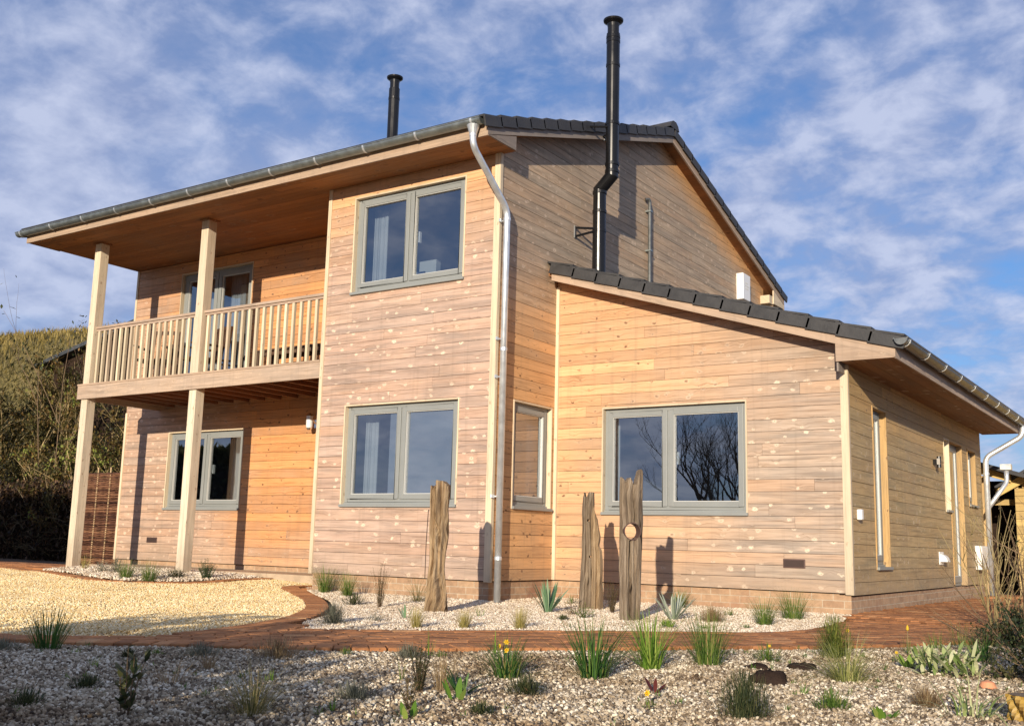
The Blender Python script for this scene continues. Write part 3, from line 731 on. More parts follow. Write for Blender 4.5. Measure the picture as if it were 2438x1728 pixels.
clad(F_side, Y1, D, -0.02, EZ+0.06, [O_nw, O_dw, O_dr, O_sm], [], lambda u, z: 0.75 - 0.55*ss((z-1.5)/0.8) + 0.15*nz(u, z), 'larch_side')
clad(F_left, YB, D, 0.0, 6.6, [], [(-RK, 1, RA-RK*RY+0.05), (RK, 1, RA+RK*RY+0.05)], lambda u, z: 0.7, 'larch_front')
mb = MB()          # block's return beside the balcony, back walls
mb2 = WF((XB, 0, 0), (0, 1, 0), (-1, 0, 0))
clad(mb2, 0.0, YB-0.002, 0.0, SZ, [], [], lambda u, z: 0.3, 'larch_front')
mb.box(XL+0.1, 0, D-0.1, D, 0, SZ); mb.box(0, XR-0.03, D-0.1, D-0.001, 0, EZ); mb.build('back_wall', 'larch_side', house)

# plinth
mb = MB()
def plinth(F, u0, u1, d, z0=-0.4, z1=-0.012):
    a, b, c, e = F.p(u0, d, z0), F.p(u1, d, z0), F.p(u1, d, z1), F.p(u0, d, z1)
    q = [(u0, z0), (u1, z0), (u1, z1), (u0, z1)]
    fl = F.eu.cross(Vector((0, 0, 1))).dot(F.n) > 0
    mb.face([a, b, c, e] if fl else [e, c, b, a], q if fl else q[::-1])
    t = [F.p(u0, d, z1), F.p(u1, d, z1), F.p(u1, d-0.15, z1), F.p(u0, d-0.15, z1)]
    mb.face(t if fl else t[::-1], q)
plinth(F_front, XB+0.03, -0.03, -0.03); plinth(F_rec, XL+0.03, XB, -0.03); plinth(F_gab, 0.03, Y1+0.03, -0.03)
plinth(F_ext, -0.03, XR-0.03, -0.03); plinth(F_side, Y1+0.03, D, -0.03, -0.4, -0.035); plinth(F_left, YB+0.03, D, -0.03)
plinth(mb2, 0.03, YB, -0.03)
mb.build('brick_plinth', 'brick_plinth', house)

# corner trims
def trim(F, u0, u1, z0, z1, d=0.012, m='trim_pale', name='corner_trim', wear=0.3):
    b = MB(); F.box(b, u0, u1, -0.02, d, z0, z1, None, wear); return b.build(name, m, house)
trim(F_front, -0.072, -0.0, -0.012, SZ-0.002); trim(F_gab, -0.011, 0.04, -0.015, SZ+0.06, 0.01, wear=0.7)
trim(F_front, XB-0.012, XB+0.045, -0.012, SZ-0.002); trim(F_rec, XL-0.01, XL+0.04, -0.01, 2.45); trim(F_rec, XL-0.01, XL+0.04, 2.70, SZ)
trim(F_ext, 0.0, 0.042, 0.0, 3.60, 0.026); trim(F_ext, XR-0.075, XR+0.0, -0.015, EZ-0.002); trim(F_side, Y1-0.011, Y1+0.03, -0.017, EZ-0.002, 0.01)

# windows -----------------------------------------------------------
def window(F, O, leaves, label, name='window', sill=True, depth=0.055, door=False, lining='trim_pale', tilt=0.012, handle=None, fw=0.05, sw=0.058):
    u0, u1, z0, z1 = O
    # wooden lining round the opening
    b = MB(); t = 0.018
    F.box(b, u0, u0+t, -0.13, 0.008, z0, z1, None, 0.2); F.box(b, u1-t, u1, -0.13, 0.008, z0, z1, None, 0.2)
    F.box(b, u0+t, u1-t, -0.13, 0.0075, z1-t, z1, None, 0.4)
    root = b.build(name, lining, house); root['label'] = label
    u0 += t; u1 -= t; z1 -= t
    zs = z0 + (0.055 if sill else 0.0)
    f = MB()
    F.box(f, u0, u0+fw, -0.12, -depth, zs, z1); F.box(f, u1-fw, u1, -0.12, -depth, zs, z1)
    F.box(f, u0+fw, u1-fw, -0.12, -depth, z1-fw, z1); F.box(f, u0+fw, u1-fw, -0.12, -depth, zs, zs+fw)
    cuts = [u0+fw] + [u0+fw+(u1-u0-2*fw)*l for l in leaves] + [u1-fw]
    for c in cuts[1:-1]: F.box(f, c-0.016, c+0.016, -0.12, -depth-0.002, zs+fw, z1-fw)
    f.build('frame', 'window_grey', root, bevel=0.004)
    if sill:
        s = MB(); F.box(s, u0-t+0.003, u1+t+0.004, -0.12, 0.034, z0-0.004, z0+0.030); F.box(s, u0, u1, -0.12, -depth+0.02, z0+0.030, z0+0.054)
        s.build('sill', 'window_grey', root, bevel=0.004)
    for a, c in zip(cuts, cuts[1:]):
        a += 0.012 if a > cuts[0] else -0.008; c -= 0.012 if c < cuts[-1] else -0.008
        za, zc = zs+fw-0.008, z1-fw+0.008
        s = MB(); d0, d1 = -0.115, -depth+0.014
        F.box(s, a, a+sw, d0, d1, za, zc); F.box(s, c-sw, c, d0, d1, za, zc)
        F.box(s, a+sw, c-sw, d0, d1, zc-sw, zc); F.box(s, a+sw, c-sw, d0, d1, za, za+sw*(1.5 if door else 1.0))
        zlo = za + sw*(1.5 if door else 1.0)
        s.build('sash', 'window_grey', root, bevel=0.005)
        gk = MB(); g = 0.007
        for q in ((a+sw, a+sw+g, zlo, zc-sw), (c-sw-g, c-sw, zlo, zc-sw)): F.box(gk, q[0], q[1], -0.09, -depth+0.004, q[2], q[3])
        F.box(gk, a+sw+g, c-sw-g, -0.09, -depth+0.004, zlo, zlo+g); F.box(gk, a+sw+g, c-sw-g, -0.09, -depth+0.004, zc-sw-g, zc-sw)
        gk.build('gasket', 'gasket', root)
        p = MB(); q = [F.p(a+sw, -0.08, zlo), F.p(c-sw, -0.08, zlo), F.p(c-sw, -0.08, zc-sw), F.p(a+sw, -0.08, zc-sw)]
        p.face(q); pn_ = p.build('pane', 'window_glass', root)
        if handle is not None and abs(a-cuts[handle]) < 0.05:
            hb = MB(); hz = (za+zc)/2 if not door else z0+1.0
            F.box(hb, a+0.02, a+0.035, d1, d1+0.03, hz-0.03, hz+0.03) if door else F.box(hb, a+sw+0.012, a+sw+0.028, -0.16, -0.12, hz-0.07, hz+0.07)
            hb.build('handle', 'white_plastic' if not door else 'steel', root)
    return root
W1 = window(F_front, O_w1, [0.5], 'upper two-leaf window of the projecting block', handle=1)
W2 = window(F_front, O_w2, [0.5], 'lower two-leaf window of the projecting block', handle=1)
W3 = window(F_gab, O_sw, [], 'narrow side window facing the extension')
W4 = window(F_ext, O_ew, [0.46], 'two-leaf window of the extension reflecting a bare tree', handle=1)
W5 = window(F_rec, O_lw, [0.5], 'ground floor window under the balcony', handle=1)
W6 = window(F_rec, O_bd, [0.5], 'glazed double door opening onto the balcony', name='balcony_door', sill=False, door=True, depth=0.06, sw=0.075)
W7 = window(F_side, O_nw, [], 'tall narrow window near the extension corner', lining='larch_side', depth=0.07)
W8 = window(F_side, O_dw, [], 'side light beside the entrance door', depth=0.075, name='side_light')
W9 = window(F_side, O_dr, [], 'glazed grey entrance door', name='entrance_door', sill=False, door=True, depth=0.075, lining='larch_side')
W10 = window(F_side, O_sm, [], 'small high window at the far end of the side wall', depth=0.07, lining='larch_side')

# rooms behind the glass
def room(F, O, dp, side=0.7, z0=None, z1=None, curtains=(), extra=()):
    u0, u1 = O[0]-side, O[1]+side; z0 = O[2]-0.7 if z0 is None else z0; z1 = O[3]+0.25 if z1 is None else z1
    b = MB(); a = -0.152
    P = lambda u, d, z: F.p(u, d, z)
    b.face([P(u0, -dp, z0), P(u1, -dp, z0), P(u1, -dp, z1), P(u0, -dp, z1)])
    b.face([P(u0, a, z0), P(u0, -dp, z0), P(u0, -dp, z1), P(u0, a, z1)]); b.face([P(u1, a, z0), P(u1, -dp, z0), P(u1, -dp, z1), P(u1, a, z1)])
    b.face([P(u0, a, z1), P(u1, a, z1), P(u1, -dp, z1), P(u0, -dp, z1)])
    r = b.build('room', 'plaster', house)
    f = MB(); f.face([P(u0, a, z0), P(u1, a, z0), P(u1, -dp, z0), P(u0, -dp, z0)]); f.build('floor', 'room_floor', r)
    for (c0, c1, dd, zt, zo) in curtains:
        c = MB(); n = 46; pts = [(c0+(c1-c0)*i/n, dd + 0.03*sin(i*1.15)+0.008*sin(i*2.7)) for i in range(n+1)]
        for i in range(n):
            c.face([P(pts[i][0], pts[i][1], zo), P(pts[i+1][0], pts[i+1][1], zo), P(pts[i+1][0], pts[i+1][1], zt), P(pts[i][0], pts[i][1], zt)], sm=True)
        c.build('curtain', 'curtain', r, weld=True)
    for (e0, e1, d0, d1, za, zc) in extra:
        c = MB(); F.box(c, e0, e1, d0, d1, za, zc); c.build('cupboard', 'white_door', r)
    return r
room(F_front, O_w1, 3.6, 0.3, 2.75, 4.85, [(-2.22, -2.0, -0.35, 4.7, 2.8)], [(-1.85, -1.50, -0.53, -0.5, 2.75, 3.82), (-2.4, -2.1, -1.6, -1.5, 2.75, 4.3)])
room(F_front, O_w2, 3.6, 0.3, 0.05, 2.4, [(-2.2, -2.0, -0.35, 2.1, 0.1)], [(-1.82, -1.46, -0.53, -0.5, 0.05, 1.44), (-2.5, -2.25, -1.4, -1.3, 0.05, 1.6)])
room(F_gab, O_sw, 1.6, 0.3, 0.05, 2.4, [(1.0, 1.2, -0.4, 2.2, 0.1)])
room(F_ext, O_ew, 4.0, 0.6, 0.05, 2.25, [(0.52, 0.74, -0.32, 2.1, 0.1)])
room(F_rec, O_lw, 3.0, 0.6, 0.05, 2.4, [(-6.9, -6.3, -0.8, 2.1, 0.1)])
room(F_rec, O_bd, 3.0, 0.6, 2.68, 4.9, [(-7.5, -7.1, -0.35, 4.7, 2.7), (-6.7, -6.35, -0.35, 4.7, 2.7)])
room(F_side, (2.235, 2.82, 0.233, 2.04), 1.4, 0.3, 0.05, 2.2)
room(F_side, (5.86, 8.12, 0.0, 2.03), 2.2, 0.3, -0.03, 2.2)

# main roof -----------------------------------------------------------
XA, XV = -8.81, 0.20
YE = -0.557
def roof_slope(mb, ax_from, ax_to, lo, hi, p_lo, p_hi, along_y=True, n=15, th=0.022, lift=0.03):
    """tile courses from eave (lo) to ridge (hi); p = (coord, z)"""
    L = sqrt((p_hi[0]-p_lo[0])**2+(p_hi[1]-p_lo[1])**2); c = ((p_hi[0]-p_lo[0])/L, (p_hi[1]-p_lo[1])/L); nn = (-c[1], c[0]) if c[0] > 0 else (c[1], -c[0])
    e = L/n
    for k in range(n):
        s0 = k*e - 0.035; s1 = (k+1)*e
        a = (p_lo[0]+c[0]*s0+nn[0]*lift, p_lo[1]+c[1]*s0+nn[1]*lift); b = (p_lo[0]+c[0]*s1+nn[0]*0.004, p_lo[1]+c[1]*s1+nn[1]*0.004)
        if along_y: o = Vector((ax_from, a[0], a[1])); e1 = Vector((ax_to-ax_from, 0, 0)); e2 = Vector((0, b[0]-a[0], b[1]-a[1])); e3 = Vector((0, nn[0]*th, nn[1]*th))
        else: o = Vector((a[0], ax_from, a[1])); e1 = Vector((0, ax_to-ax_from, 0)); e2 = Vector((b[0]-a[0], 0, b[1]-a[1])); e3 = Vector((nn[0]*th, 0, nn[1]*th))
        mb.obox(o, e1, e2, e3)
TOP = 0.235
mb = MB()
mb_e = (YE-0.06, zb(YE-0.06)+TOP-0.03); mb_b = (2*RY-YE+0.06, zb(YE-0.06)+TOP-0.03); rdg = (RY, RA+TOP-0.03)
roof_slope(mb, XA-0.01, XV+0.012, 0, 0, mb_e, rdg); roof_slope(mb, XA-0.01, XV+0.012, 0, 0, mb_b, rdg)
roof = mb.build('main_roof', 'roof_tile', house)
mb = MB()       # deck under the tiles, its underside is the verge soffit
for (ya, yb_) in ((YE+0.02, RY), (RY, 2*RY-YE-0.02)):
    a, b = Vector((XA+0.03, ya, zb(ya)+0.045)), Vector((XA+0.03, yb_, zb(yb_)+0.045))
    if ya > YB or True:
        nb = 34
        for k in range(nb):
            p = a.lerp(b, k/nb); q = a.lerp(b, (k+0.985)/nb)
            mb.obox(p, Vector((XV-0.03-XA-0.03, 0, 0)), q-p, Vector((0, 0, 0.10)), None, 0.1)
mb.build('roof_deck', 'soffit_timber', roof)
mb = MB()       # ridge tiles
x = XA-0.02
while x < XV:
    x2 = min(x+0.44, XV+0.03)
    a = [(RY-0.16, RA+TOP-0.02), (RY-0.12, RA+TOP+0.055), (RY-0.05, RA+TOP+0.10), (RY+0.05, RA+TOP+0.10), (RY+0.12, RA+TOP+0.055), (RY+0.16, RA+TOP-0.02)]
    for i in range(5):
        mb.face([(x, *a[i]), (x2+0.0, *a[i]), (x2, *a[i+1]), (x, *a[i+1])], None, 0.5, 0.5, False)
    mb.face([(x2, *p) for p in a], None); mb.face([(x, *p) for p in a[::-1]], None)
    x = x2
mb.build('ridge_tiles', 'roof_tile', roof)
def verge(mb, fpos, pa, pb, n, out0, out1, lowdrop, plane):
    """stepped cloaked verge tiles from low pa to high pb in a vertical plane"""
    pa, pb = Vector(pa), Vector(pb); L = (pb-pa).length; e = L/n; c = (pb-pa)/L; nn = Vector((-c.y, c.x)) if c.x > 0 else Vector((c.y, -c.x))
    for k in range(n):
        s0, s1 = k*e-0.03, (k+1)*e
        p0 = pa + c*s0 + nn*0.012; p1 = pa + c*s1 - nn*0.003
        t0 = p0 + nn*0.125; t1 = p1 + nn*0.125; o_ = U(0, .004); out0_, out1_ = out0, out1
        q = [p0, p1, t1, t0]; r = R()
        A = [fpos(out0, *v) for v in q]; B = [fpos(out1, *v) for v in q]
        mb.face(A, None, r); mb.face(B[::-1], None, r)
        for i in range(4):
            j = (i+1) % 4; mb.face([A[i], B[i], B[j], A[j]], None, r)
mb = MB()
fx = lambda o, a, z: (o, a, z)
for ya in (YE-0.05, 2*RY-YE+0.05):
    verge(mb, fx, (ya, zb(ya)+0.10), (RY, RA+0.10), 16, XV+0.006, XV+0.03, 0.02, 'x')
    verge(mb, fx, (ya, zb(ya)+0.10), (RY, RA+0.10), 16, XA-0.03, XA-0.006, 0.02, 'x') if 0 else None
mb.build('verge_tiles', 'roof_tile', roof, bevel=0.004)
mb = MB()
for ya in (YE-0.05, 2*RY-YE+0.05): verge(mb, fx, (ya, zb(ya)+0.10), (RY, RA+0.10), 16, XA-0.03, XA-0.006, 0.02, 'x')
mb.build('verge_tiles', 'roof_tile', roof, bevel=0.004)
def barge(pts, thick_from, thick_to, m, name, axis):
    mb = MB()
    A = [Vector((thick_from, a, z)) if axis == 'x' else Vector((a, thick_from, z)) for a, z in pts]
    B = [Vector((thick_to, a, z)) if axis == 'x' else Vector((a, thick_to, z)) for a, z in pts]
    Lx = Vector((pts[1][0]-pts[0][0], pts[1][1]-pts[0][1])).normalized(); r = R()
    uv = [(p[0]*Lx.x+p[1]*Lx.y + r*30, -p[0]*Lx.y+p[1]*Lx.x) for p in pts]
    mb.face(A, uv, r, 0.5); mb.face(B[::-1], uv[::-1], r, 0.5)
    for i in range(len(pts)):
        j = (i+1) % len(pts); mb.face([A[i], B[i], B[j], A[j]], [uv[i], (uv[i][0], uv[i][1]+.02), (uv[j][0], uv[j][1]+.02), uv[j]], r, 0.5)
    import bmesh
    o = mb.build(name, m, house, weld=True)
    bm = bmesh.new(); bm.from_mesh(o.data); bmesh.ops.recalc_face_normals(bm, faces=bm.faces[:]); bm.to_mesh(o.data); bm.free()
    return o
BH = 0.15
for (xa, xb_) in ((XV-0.025, XV), (XA, XA+0.025)):
    barge([(YE, zb(YE)+0.02), (RY, RA), (RY, RA+BH), (YE, zb(YE)+BH)], xa, xb_, 'barge_grey', 'barge_board', 'x')
    barge([(2*RY-YE, zb(YE)+0.02), (RY+0.001, RA), (RY+0.001, RA+BH), (2*RY-YE, zb(YE)+BH)], xa, xb_, 'beam_timber', 'barge_board', 'x')
    # box ends closing the flat soffit
    barge([(YE+0.03, SZ-0.004), (0.02, SZ-0.004), (0.02, zb(0.02)+0.005), (YE+0.03, zb(YE)+0.025)], xa+0.001, xb_-0.001, 'barge_grey', 'soffit_box_end', 'x')
barge([(D, 4.87), (D+0.52, 4.87), (D+0.52, zb(D+0.52)+0.01), (D, zb(D)+0.01)], XV-0.024, XV-0.001, 'trim_pale', 'soffit_box_end', 'x')
mb = MB(); mb.box(0.0, XV-0.026, D-0.16, D+0.10, 4.86, 5.01, None, 0.2); mb.build('purlin_end', 'trim_pale', house)
mb = MB(); mb.box(XA+0.002, XV-0.001, YE-0.004, YE+0.02, SZ-0.012, SZ+0.17, None, 0.35); mb.build('fascia', 'beam_timber', house)
mb = MB(); mb.box(XA+0.002, XV-0.001, 2*RY-YE-0.02, 2*RY-YE, SZ-0.1, SZ+0.12, None, 0.35); mb.build('fascia', 'beam_timber', house)
# soffit boards: eave and balcony ceiling (grain along x)
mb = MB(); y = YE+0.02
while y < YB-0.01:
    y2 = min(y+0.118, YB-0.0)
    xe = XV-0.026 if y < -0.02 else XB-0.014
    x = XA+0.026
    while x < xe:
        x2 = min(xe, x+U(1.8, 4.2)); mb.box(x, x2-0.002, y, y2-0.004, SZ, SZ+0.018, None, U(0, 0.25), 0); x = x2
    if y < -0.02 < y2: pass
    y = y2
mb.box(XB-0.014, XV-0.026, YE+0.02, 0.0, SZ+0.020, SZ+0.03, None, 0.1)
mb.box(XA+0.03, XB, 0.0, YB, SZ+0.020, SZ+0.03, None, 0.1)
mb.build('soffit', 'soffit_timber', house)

# gutters -----------------------------------------------------------
def gutter(p0, p1, r, m, inward, name='gutter', nbr=12, brk='zinc', offs=None):
    mb = MB(); p0, p1 = Vector(p0), Vector(p1); ax = (p1-p0).normalized(); upv = Vector((0, 0, 1)); sd_ = ax.cross(upv)
    N = 14; prof = []
    for k in range(N+1):
        a = pi + pi*k/N; prof.append((cos(a)*r, sin(a)*r))
    for rr, flip in ((1.0, False), (0.95, True)):
        for k in range(N):
            q = [p0+sd_*prof[k][0]*rr+upv*prof[k][1]*rr, p1+sd_*prof[k][0]*rr+upv*prof[k][1]*rr, p1+sd_*prof[k+1][0]*rr+upv*prof[k+1][1]*rr, p0+sd_*prof[k+1][0]*rr+upv*prof[k+1][1]*rr]
            mb.face(q[::-1] if flip else q, None, sm=True)
    for p in (p0, p1): mb.face([p+sd_*a*0.985+upv*b for a, b in prof])
    for s in (-1, 1): mb.tube([p0+sd_*r*s+upv*0.002, p1+sd_*r*s+upv*0.002], 0.009, 8)
    g = mb.build(name, m, house)
    L = (p1-p0).length; k = 0
    offs = offs or [0.12 + (L-0.24)*i/(nbr-1) for i in range(nbr)]
    for s in offs:
        b = MB(); c = p0+ax*s
        pts = [c+sd_*cos(pi+pi*k/12)*(r+0.004)+upv*sin(pi+pi*k/12)*(r+0.004) for k in range(13)]
        for k in range(12):
            w_ = ax*0.013; b.face([pts[k]-w_, pts[k]+w_, pts[k+1]+w_, pts[k+1]-w_], None, sm=True)
            o_ = (pts[k]-c).normalized()*0.004; o2 = (pts[k+1]-c).normalized()*0.004
            b.face([pts[k]-w_, pts[k]-w_+o_, pts[k+1]-w_+o2, pts[k+1]-w_]); b.face([pts[k]+w_, pts[k]+w_+o_, pts[k+1]+w_+o2, pts[k+1]+w_])
            b.face([pts[k]-w_+o_, pts[k]+w_+o_, pts[k+1]+w_+o2, pts[k+1]-w_+o2], None, sm=True)
        b.build('gutter_bracket', brk, g)
    return g
g1 = gutter((-8.93, YE-0.075, 5.10), (0.17, YE-0.075, 5.12), 0.066, 'zinc_dull', 1, nbr=12)
g2 = gutter((4.225, 1.00, 2.535), (4.225, 8.80, 2.525), 0.066, 'zinc_dark_reflection', 1, nbr=10)
def pipe(pts, r, name, m='zinc', collars=(), smooth_r=0.10):
    P = [Vector(p) for p in pts]; out = [P[0]]
    for i in range(1, len(P)-1):
        a, b, c = P[i-1], P[i], P[i+1]
        d1, d2 = (a-b).normalized(), (c-b).normalized(); s = min(smooth_r, (a-b).length*0.45, (c-b).length*0.45)
        for k in range(6):
            t = k/5; out.append((b+d1*s)*(1-t)**2 + b*2*t*(1-t) + (b+d2*s)*t*t)
    out.append(P[-1])
    mb = MB(); mb.tube(out, r, 16, True)
    o = mb.build(name, m, house, weld=True)
    for (c, dr) in collars:
        b = MB(); c = Vector(c); b.tube([c-Vector((0, 0, 0.018)), c+Vector((0, 0, 0.018))], r+dr, 16); b.build('collar', m, o)
    return o
pp = pipe([(0.045, YE-0.075, 5.07), (0.045, YE-0.075, 4.83), (0.075, 0.05, 4.25), (0.075, 0.05, -0.25)], 0.039, 'downpipe', collars=[((0.075, 0.05, 4.14), 0.005), ((0.075, 0.05, 2.6), 0.004), ((0.075, 0.05, 0.25), 0.004)])
b = MB(); b.lathe((0.045, YE-0.075, 4.93), [(0.042, 0), (0.042, 0.03), (0.075, 0.13)], 16); b.build('outlet', 'zinc', pp)
for z in (4.12, 2.72, 0.93, 2.28):
    b = MB(); b.tube([(0.0, 0.005, z), (0.075, 0.05, z)], 0.008, 6); b.box(0.012, 0.03, -0.03 if z != 0.93 else -0.045, 0.012, z-0.018, z+0.018); b.build('pipe_clip', 'white_plastic' if z == 0.93 else 'zinc', pp)
pp2 = pipe([(4.225, 8.62, 2.50), (4.225, 8.62, 2.30), (3.68, 8.50, 1.96), (3.68, 8.50, -0.3)], 0.042, 'downpipe', collars=[((3.68, 8.5, 1.7), 0.005)])
pipe([(3.93, 8.80, 1.80), (3.93, 8.80, 1.58), (3.68, 8.50, 1.15)], 0.036, 'branch_pipe', smooth_r=0.06)
b = MB(); b.box(3.85, 4.01, 8.73, 8.87, 1.78, 1.87); b.build('hopper', 'zinc', pp2)

# extension roof -----------------------------------------------------
XE, YV, YR2 = 4.15, 1.08, 8.86
mb = MB()
roof_slope(mb, YV-0.012, YR2, 0, 0, (XE+0.05, ze(XE+0.05)+0.205), (0.0, ze(0.0)+0.205), along_y=False, n=13)
eroof = mb.build('extension_roof', 'roof_tile', house)
mb = MB()
fy = lambda o, a, z: (a, o, z)
verge(mb, fy, (XE+0.05, ze(XE+0.05)+0.085), (0.03, ze(0.03)+0.085), 13, YV-0.03, YV-0.006, 0.02, 'y')
mb.build('verge_tiles', 'roof_tile', eroof, bevel=0.004)
mb = MB()
for k in range(26):
    a = Vector((0.0, YV+0.03, ze(0.0)+0.05)); b_ = Vector((XE-0.03, YV+0.03, ze(XE-0.03)+0.05)); p = a.lerp(b_, k/26); q = a.lerp(b_, (k+.985)/26)
    mb.obox(p, Vector((0, YR2-YV-0.04, 0)), q-p, Vector((0, 0, 0.09)), None, 0.1)
mb.build('roof_deck', 'soffit_timber', eroof)
barge([(XE, ze(XE)), (0.06, ze(0.06)), (0.06, ze(0.06)+0.14), (XE, ze(XE)+0.14)], YV, YV+0.025, 'beam_timber', 'barge_board', 'y')
barge([(XE-0.01, EZ-0.002), (3.548, EZ-0.002), (3.548, ze(3.548)+0.01), (XE-0.01, ze(XE)+0.01)], YV+0.002, YV+0.023, 'beam_timber', 'soffit_box_end', 'y')
mb = MB(); mb.box(3.552, 3.57, YV+0.025, Y1-0.002, EZ-0.10, EZ+0.15, None, 0.4); mb.build('box_return', 'barge_grey', house)
mb = MB(); mb.box(XE-0.022, XE, YV+0.026, YR2, EZ-0.008, EZ+0.15, None, 0.9); mb.build('fascia', 'beam_timber', house)
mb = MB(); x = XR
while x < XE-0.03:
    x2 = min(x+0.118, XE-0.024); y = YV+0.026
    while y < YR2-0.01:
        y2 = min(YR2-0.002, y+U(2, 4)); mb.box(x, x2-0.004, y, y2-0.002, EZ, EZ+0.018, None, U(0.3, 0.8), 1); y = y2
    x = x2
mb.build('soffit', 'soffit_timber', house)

# chimneys ------------------------------------------------------------
def flue(pts, r, name, label, bands_=()):
    t = MB(); P = [Vector(p) for p in pts]; top = P[-1]
    t.tube(P, r, 24, False); o = t.build(name, 'black_enamel', house); o['label'] = label
    c = MB(); c.lathe(top, [(r*0.86, -0.02), (r*0.86, 0.10), (r*0.95, 0.14), (r*1.45, 0.175), (r*1.5, 0.19), (r*1.5, 0.2), (r*1.2, 0.205), (0.001, 0.215)], 28); c.build('cowl', 'black_enamel', o)
    for b_ in bands_:
        c = MB(); c.lathe(b_, [(r*1.0, -0.022), (r*1.05, -0.018), (r*1.05, 0.018), (r*1.0, 0.022)], 28); c.build('joint_band', 'black_enamel', o)
    return o
fl1 = flue([(0.27, 1.90, 3.75), (0.27, 1.90, 5.02), (0.45, 1.90, 5.19), (0.45, 1.90, 7.17)], 0.090, 'chimney_flue', 'tall black stove flue with an elbow on the gable wall',
     [(0.27, 1.90, 4.72), (0.27, 1.90, 4.98), (0.45, 1.90, 5.24), (0.45, 1.90, 5.34), (0.45, 1.90, 5.90), (0.45, 1.90, 6.72), (0.45, 1.90, 7.06), (0.45, 1.9, 7.12)])
b = MB(); b.lathe((0.27, 1.90, 3.80), [(0.13, -0.05), (0.105, 0.06), (0.09, 0.10)], 24); b.build('roof_collar', 'black_enamel', fl1)
b = MB()
b.tube([(0.0, 1.72, 4.50), (0.27, 1.84, 4.48)], 0.016, 6); b.tube([(0.0, 1.72, 4.38), (0.27, 1.86, 4.46)], 0.016, 6); b.tube([(0.0, 1.72, 4.52), (0.0, 1.72, 4.36)], 0.018, 6)
b.lathe((0.27, 1.9, 4.44), [(0.092, 0), (0.092, 0.035)], 24); b.build('wall_bracket', 'black_enamel', fl1)
b = MB(); b.tube([(0.2, 1.68, 5.84), (0.42, 1.82, 5.84)], 0.016, 8); b.tube([(0.2, 1.68, 5.90), (0.2, 1.68, 5.78)], 0.02, 8); b.tube([(0.2, 2.14, 5.88), (0.2, 2.14, 5.80)], 0.02, 8); b.tube([(0.2, 2.1, 5.84), (0.42, 1.98, 5.84)], 0.012, 8); b.build('wall_bracket', 'black_enamel', fl1)
fl2 = flue([(-3.89, 2.5, 5.9), (-3.89, 2.5, 7.62)], 0.088, 'chimney_flue', 'shorter black flue rising from the front roof slope', [(-3.89, 2.5, 7.45)])
vp = MB(); vp.tube([(0.01, 3.74, 5.47), (0.05, 3.78, 5.48), (0.055, 3.80, 5.44), (0.055, 3.80, 3.7)], 0.026, 12); vpo = vp.build('soil_vent_pipe', 'zinc_dark_reflection', house)
for z in (5.3, 4.7): b = MB(); b.box(0.0, 0.085, 3.765, 3.835, z-0.012, z+0.012); b.build('pipe_clip', 'zinc_dull', vpo)

# little fittings -----------------------------------------------------
ab = MB(); ab.box(0.0, 0.13, 7.28, 7.62, 4.70, 5.17); abo = ab.build('alarm_box', 'white_plastic', house, bevel=0.012)
for z, n in ((5.00, 5), (4.95, 7), (4.90, 6)):
    b = MB()
    for k in range(n): b.box(0.131, 0.133, 7.36+k*0.03, 7.378+k*0.03, z-0.008, z+0.014)
    b.build('faint_marking', 'gasket', abo)
def vent(F, u0, u1, z0, z1):
    b = MB(); F.box(b, u0, u1, -0.01, 0.009, z0, z1); o = b.build('air_vent', 'vent_brown', house, bevel=0.006)
    n = 7
    for k in range(n):
        c = MB(); zz_ = z0+0.012+(z1-z0-0.024)*(k+.5)/n; F.box(c, u0+0.012, u1-0.012, 0.0095, 0.013, zz_-0.0028, zz_+0.0028); c.build('slot', 'vent_dark', o)
vent(F_ext, 2.862, 3.10, 0.235, 0.330); vent(F_rec, -7.94, -7.68, 0.28, 0.37)
def wall_lamp():
    o = MB(); F_rec.box(o, -4.28, -4.22, 0.0, 0.02, 2.02, 2.14); r = o.build('wall_lantern', 'steel', house)
    b = MB(); b.tube([(-4.25, YB-0.02, 2.08), (-4.25, YB-0.10, 2.14), (-4.25, YB-0.15, 2.2), (-4.25, YB-0.15, 2.22)], 0.01, 8); b.build('arm', 'steel', r)
    b = MB(); b.lathe((-4.25, YB-0.15, 2.0), [(0.04, 0), (0.05, 0.03), (0.05, 0.18)], 16); b.build('glass_shade', 'bulb_glass', r)
    b = MB(); b.lathe((-4.25, YB-0.15, 2.18), [(0.058, 0), (0.05, 0.02), (0.015, 0.045), (0.0, 0.05)], 16); b.build('cap', 'steel', r)
    b = MB(); b.lathe((-4.25, YB-0.15, 1.97), [(0.0, 0), (0.03, 0.005), (0.045, 0.035)], 16); b.build('base', 'steel', r)
wall_lamp()
b = MB(); b.tube([(XR+0.07, 5.21, 1.56), (XR+0.07, 5.21, 1.71)], 0.028, 12); l2 = b.build('up_down_light', 'black_enamel', house)
b = MB(); b.box(XR, XR+0.05, 5.18, 5.24, 1.60, 1.67); b.build('mount', 'black_enamel', l2)
b = MB(); b.box(XR+0.05, XR+0.09, 5.175, 5.185, 1.60, 1.68); b.build('bright_band', 'steel', l2)
b = MB(); b.box(XR, XR+0.055, 1.53, 1.60, 0.75, 0.86); b.build('outside_socket', 'white_plastic', house, bevel=0.01)
